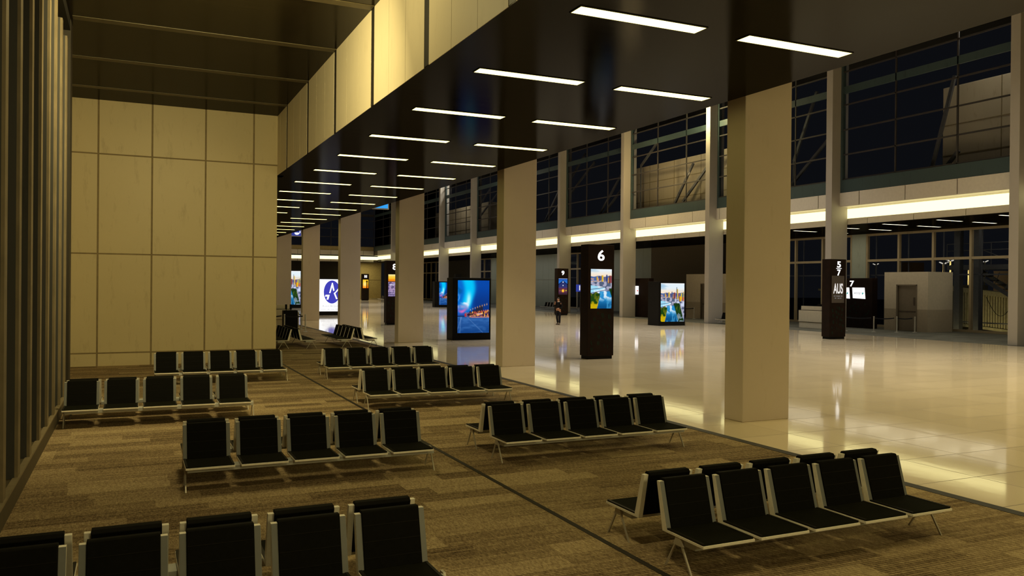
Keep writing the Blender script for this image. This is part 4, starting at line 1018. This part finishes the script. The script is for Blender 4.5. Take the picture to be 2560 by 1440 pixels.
def person(x, y, rz, label, sc=1.0, seated=False, top='jacket_black', legs='trousers_navy', group=None):
    t = thing('person', label, 'person', (x, y, 0), rz); t.scale = (sc, sc, sc)
    # local frame: faces -x, left hand side is -y
    if not seated:
        hip = 0.93; H = 0.0
        J = dict(hip=(0, 0, hip), chest=(0.0, 0, 1.28), neck=(-0.02, 0, 1.50), head=(-0.05, 0, 1.65),
                 shR=(-0.0, 0.19, 1.43), elR=(-0.12, 0.25, 1.16), wrR=(-0.26, 0.10, 1.36), shL=(0.0, -0.19, 1.43), elL=(0.06, -0.28, 1.15), wrL=(-0.18, -0.14, 1.06),
                 hpR=(0, 0.1, 0.9), knR=(-0.05, 0.11, 0.50), anR=(0.04, 0.11, 0.09), toR=(-0.13, 0.12, 0.035), hpL=(0, -0.1, 0.9), knL=(-0.02, -0.10, 0.50), anL=(0.0, -0.09, 0.09), toL=(-0.17, -0.10, 0.035))
    else:
        J = dict(hip=(0, 0, 0.50), chest=(0.10, 0, 0.86), neck=(0.10, 0, 1.08), head=(0.05, 0, 1.23),
                 shR=(0.10, 0.19, 1.0), elR=(0.02, 0.24, 0.74), wrR=(-0.2, 0.12, 0.66), shL=(0.10, -0.19, 1.0), elL=(0.02, -0.24, 0.74), wrL=(-0.2, -0.12, 0.66),
                 hpR=(0, 0.1, 0.48), knR=(-0.45, 0.12, 0.48), anR=(-0.45, 0.12, 0.09), toR=(-0.62, 0.13, 0.035), hpL=(0, -0.1, 0.48), knL=(-0.45, -0.12, 0.48), anL=(-0.42, -0.12, 0.09), toL=(-0.59, -0.13, 0.035))
    g = lambda k, r: tuple(J[k]) + (r,)
    hx, hy, hz = J['head']
    V = [g('hip', (0.13, 0.10)), g('chest', (0.15, 0.11)), g('neck', 0.055), (hx, hy, hz - 0.03, (0.075, 0.085)), (hx, hy, hz + 0.07, (0.07, 0.085)),
         g('shR', 0.06), g('elR', 0.045), g('wrR', 0.03), g('shL', 0.06), g('elL', 0.045), g('wrL', 0.03),
         g('hpR', 0.085), g('knR', 0.058), g('anR', 0.04), g('hpL', 0.085), g('knL', 0.058), g('anL', 0.04)]
    E = [(0, 1), (1, 2), (2, 3), (3, 4), (1, 5), (5, 6), (6, 7), (1, 8), (8, 9), (9, 10), (0, 11), (11, 12), (12, 13), (0, 14), (14, 15), (15, 16)]
    for wr, el in ((7, 6), (10, 9)):
        w = Vector(V[wr][:3]); d = (w - Vector(V[el][:3])).normalized()
        if wr == 7 and not seated: d = (d + Vector((0.1, -0.3, 0.5))).normalized()
        s = Vector((0, 1, 0)).cross(d).normalized() if abs(d.y) < 0.9 else Vector((1, 0, 0)); c = d.cross(s).normalized() * (1 if wr == 7 else -1)
        i = len(V); V.append(tuple(w + d * 0.06) + ((0.032, 0.018),)); E.append((wr, i))
        for k, L in enumerate((0.07, 0.085, 0.08, 0.06)):
            p = w + d * 0.10 + s * (0.03 - 0.02 * k); j = len(V)
            V += [tuple(p) + (0.009,), tuple(p + d * L * 0.55 + c * 0.012) + (0.0085,), tuple(p + d * L * 0.85 + c * 0.04) + (0.007,)]
            E += [(i, j), (j, j + 1), (j + 1, j + 2)]
        j = len(V); p = w + d * 0.045 + s * 0.045
        V += [tuple(p) + (0.011,), tuple(p + d * 0.04 + s * 0.02 + c * 0.02) + (0.009,)]; E += [(i, j), (j, j + 1)]
    body = skinned('body', V, E, 'skin', t)
    # face: nose, eyes, mouth, ears
    f = MB()
    f.prism([(hx - 0.075, hz + 0.03), (hx - 0.108, hz - 0.015), (hx - 0.075, hz - 0.02)], 'y', hy - 0.014, hy + 0.014)
    for s in (-1, 1): f.lathe([(0.004, -0.03), (0.014, -0.02), (0.016, 0.015), (0.006, 0.03)], (hx + 0.005, hy + s * 0.078, hz), 8)
    f.build('nose_and_ears', 'skin', t)
    f = MB()
    for s in (-1, 1): f.lathe([(0.002, -0.010), (0.011, 0.0), (0.002, 0.010)], (hx - 0.080, hy + s * 0.031, hz + 0.028), 8)
    f.box(hx - 0.083, hx - 0.07, hy - 0.025, hy + 0.025, hz - 0.055, hz - 0.046); f.build('eyes_and_mouth', 'hair_dark', t)
    skinned('hair', [(hx + 0.03, hy, hz + 0.0, (0.075, 0.07)), (hx + 0.035, hy, hz + 0.07, (0.088, 0.085)), (hx - 0.03, hy, hz + 0.115, (0.07, 0.05))], [(0, 1), (1, 2)], 'hair_dark', t)
    V = [g('hip', (0.15, 0.125)), g('chest', (0.175, 0.14)), (J['neck'][0], 0, J['neck'][2] - 0.04, (0.09, 0.08)), g('shR', 0.085), g('elR', 0.062), tuple(Vector(J['wrR']) * 0.85 + Vector(J['elR']) * 0.15) + (0.045,),
         g('shL', 0.085), g('elL', 0.062), tuple(Vector(J['wrL']) * 0.85 + Vector(J['elL']) * 0.15) + (0.045,)]
    skinned('jacket', V, [(0, 1), (1, 2), (1, 3), (3, 4), (4, 5), (1, 6), (6, 7), (7, 8)], top, t)
    V = [(J['hip'][0], 0, J['hip'][2] + 0.05, (0.14, 0.115)), (J['hip'][0], 0, J['hip'][2] - 0.03, (0.14, 0.12)), g('hpR', 0.10), g('knR', 0.078), g('anR', 0.062), g('hpL', 0.10), g('knL', 0.078), g('anL', 0.062)]
    skinned('trousers', V, [(0, 1), (1, 2), (2, 3), (3, 4), (1, 5), (5, 6), (6, 7)], legs, t)
    for a, b_ in (('anR', 'toR'), ('anL', 'toL')):
        A = Vector(J[a]); B = Vector(J[b_])
        skinned('shoe', [(A.x + 0.03, A.y, 0.05, 0.045), (A.x - 0.02, A.y, 0.048, 0.045), (B.x, B.y, 0.04, 0.036)], [(0, 1), (1, 2)], 'shoe_brown', t)
    if not seated:
        n = J['neck']
        MB().lathe([(0.085, -0.02), (0.072, 0.03), (0.06, 0.03), (0.07, -0.02)], (n[0] + 0.005, 0, n[2] - 0.005), 16).build('collar', 'collar_white', t)
        w = Vector(J['wrR'])
        MB().box(w.x - 0.06, w.x + 0.0, w.y - 0.065, w.y - 0.05, w.z + 0.08, w.z + 0.22).build('phone', 'kiosk_black', t)
    return t
person(28.45, 53.3, 0.30, 'person in a black jacket standing on the tile, one hand raised to the mouth', 1.13)
person(43.98, 119.3, -0.15, 'small distant seated person in olive top between the blue totem and a pillar', 1.1, True, 'shirt_olive', 'jacket_black')

# ------------------------------------------------------------------ light
def area(name, loc, size, energy, color, rot=(0, 0, 0), sy=None, spread=PI):
    l = bpy.data.lights.new(name, 'AREA'); l.energy = energy; l.color = color; l.size = size; l.spread = spread
    if sy: l.shape = 'RECTANGLE'; l.size_y = sy
    o = bpy.data.objects.new(name, l); COL.objects.link(o); o.location = loc; o.rotation_euler = rot
    return o
YEL = (1.0, 0.82, 0.36); WRM = (1.0, 0.89, 0.66); NEU = (1.0, 0.95, 0.88)
# lamps of the seating bay ceiling (overhead, outside the view), then added fills
def point(name, loc, energy, color, r=0.3):
    l = bpy.data.lights.new(name, 'POINT'); l.energy = energy; l.color = color; l.shadow_soft_size = r
    o = bpy.data.objects.new(name, l); COL.objects.link(o); o.location = loc; return o
point('bay_lamp', (2.0, 15.2, 8.5), 330, YEL, 0.3)
area('bay_downlight', (1.6, 4.0, 9.0), 1.2, 240, YEL)
area('wall_fill', (1.5, 16.0, 8.95), 1.5, 900, YEL, (math.radians(64), 0, 0))  # unseen fill aimed at the panel wall, added to brighten it
point('bay_lamp', (4.35, 13.6, 9.0), 14, YEL, 0.15)
area('bench_fill', (9.5, -7.5, 6.2), 3.0, 590, YEL, (math.radians(72), 0, 0))  # unseen fill behind the camera, added to brighten the bench fronts
# unseen fill lights added high over the concourse for its floor and pillars
for y, c, e in ((8, YEL, 1500), (24, WRM, 1400), (44, NEU, 1500), (64, WRM, 1500), (86, NEU, 1500), (110, NEU, 1500), (136, WRM, 1500)):
    area('hall_fill', (23.5, y, 19.6), 12.0, e * 0.66, c, spread=math.radians(85))
    area('hall_fill', (31.5, y, 19.6), 12.0, e * 0.58, c, spread=math.radians(85))
# accent lamp high beside the third far pillar, unseen fills added for the rooftop blocks
point('hall_accent', (39.8, 52.6, 16.4), 900, YEL, 0.2)
point('hall_accent', (39.2, 60.5, 13.0), 620, (1.0, 0.72, 0.3), 0.3)
point('hall_accent', (39.2, 92.0, 15.0), 260, WRM, 0.3)
for y, e in ((30.0, 150), (57.0, 90), (112.0, 420)):
    area('roof_fill', (43.1, y, 18.5), 1.0, e, WRM, (0, math.radians(18), 0))
area('apron_fill', (52.2, 39.0, -2.2), 1.5, 75, YEL, (0, math.radians(-125), 0))  # unseen fills added to light the jet bridge, stairs and fence outside
area('apron_fill', (52.2, 52.5, -2.2), 1.5, 90, YEL, (0, math.radians(-125), 0))
area('apron_fill', (53.0, 35.0, 9.6), 1.0, 60, WRM, (0, math.radians(-15), 0))
area('gate_fill', (47.0, 41.0, 6.98), 6.0, 330, WRM, sy=30.0)  # unseen fills added to brighten the gate area beyond its strip lights
area('gate_fill', (47.0, 103.0, 6.98), 3.5, 420, NEU, sy=46.0)
point('bay_far_fill', (8.2, 57.5, 6.3), 110, (1.0, 0.68, 0.26), 0.2)  # fill without a fixture, added to yellow a far broad pillar
area('far_end_light', (41.5, YE + 2.5, 6.9), 3.0, 200, YEL)

wd = bpy.data.worlds.new('night'); SC.world = wd; wd.use_nodes = True
bg = wd.node_tree.nodes['Background']; bg.inputs[0].default_value = (0.0046, 0.0049, 0.0060, 1); bg.inputs[1].default_value = 1.0

# ------------------------------------------------------------------ camera
yaw, pit, rol, f_px = math.radians(24.82272), math.radians(-0.22317), math.radians(0.53284), 2053.64
d0 = Vector((math.sin(yaw), math.cos(yaw), 0)); r0 = Vector((math.cos(yaw), -math.sin(yaw), 0)); zz = Vector((0, 0, 1))
d = d0 * math.cos(pit) + zz * math.sin(pit); u0 = -d0 * math.sin(pit) + zz * math.cos(pit)
r = r0 * math.cos(rol) + u0 * math.sin(rol); u = -r0 * math.sin(rol) + u0 * math.cos(rol)
cam = bpy.data.cameras.new('camera'); co = bpy.data.objects.new('camera', cam); COL.objects.link(co)
cam.sensor_width = 36.0; cam.lens = f_px / 2560 * 36.0; cam.clip_start = 0.05; cam.clip_end = 1000
mt = Matrix.Identity(4)
for i in range(3): mt[i][0] = r[i]; mt[i][1] = u[i]; mt[i][2] = -d[i]
mt[0][3], mt[1][3], mt[2][3] = 0, 0, 2.9
co.matrix_world = mt; SC.camera = co

SC.view_settings.view_transform = 'Standard'; SC.view_settings.look = 'None'; SC.view_settings.gamma = 1.0
SC.view_settings.use_curve_mapping = False; SC.view_settings.exposure = 0.0
SC.cycles.use_denoising = True; SC.cycles.max_bounces = 10; SC.cycles.transparent_max_bounces = 24
SC.cycles.sample_clamp_indirect = 4.0; SC.cycles.caustics_reflective = False; SC.cycles.caustics_refractive = False
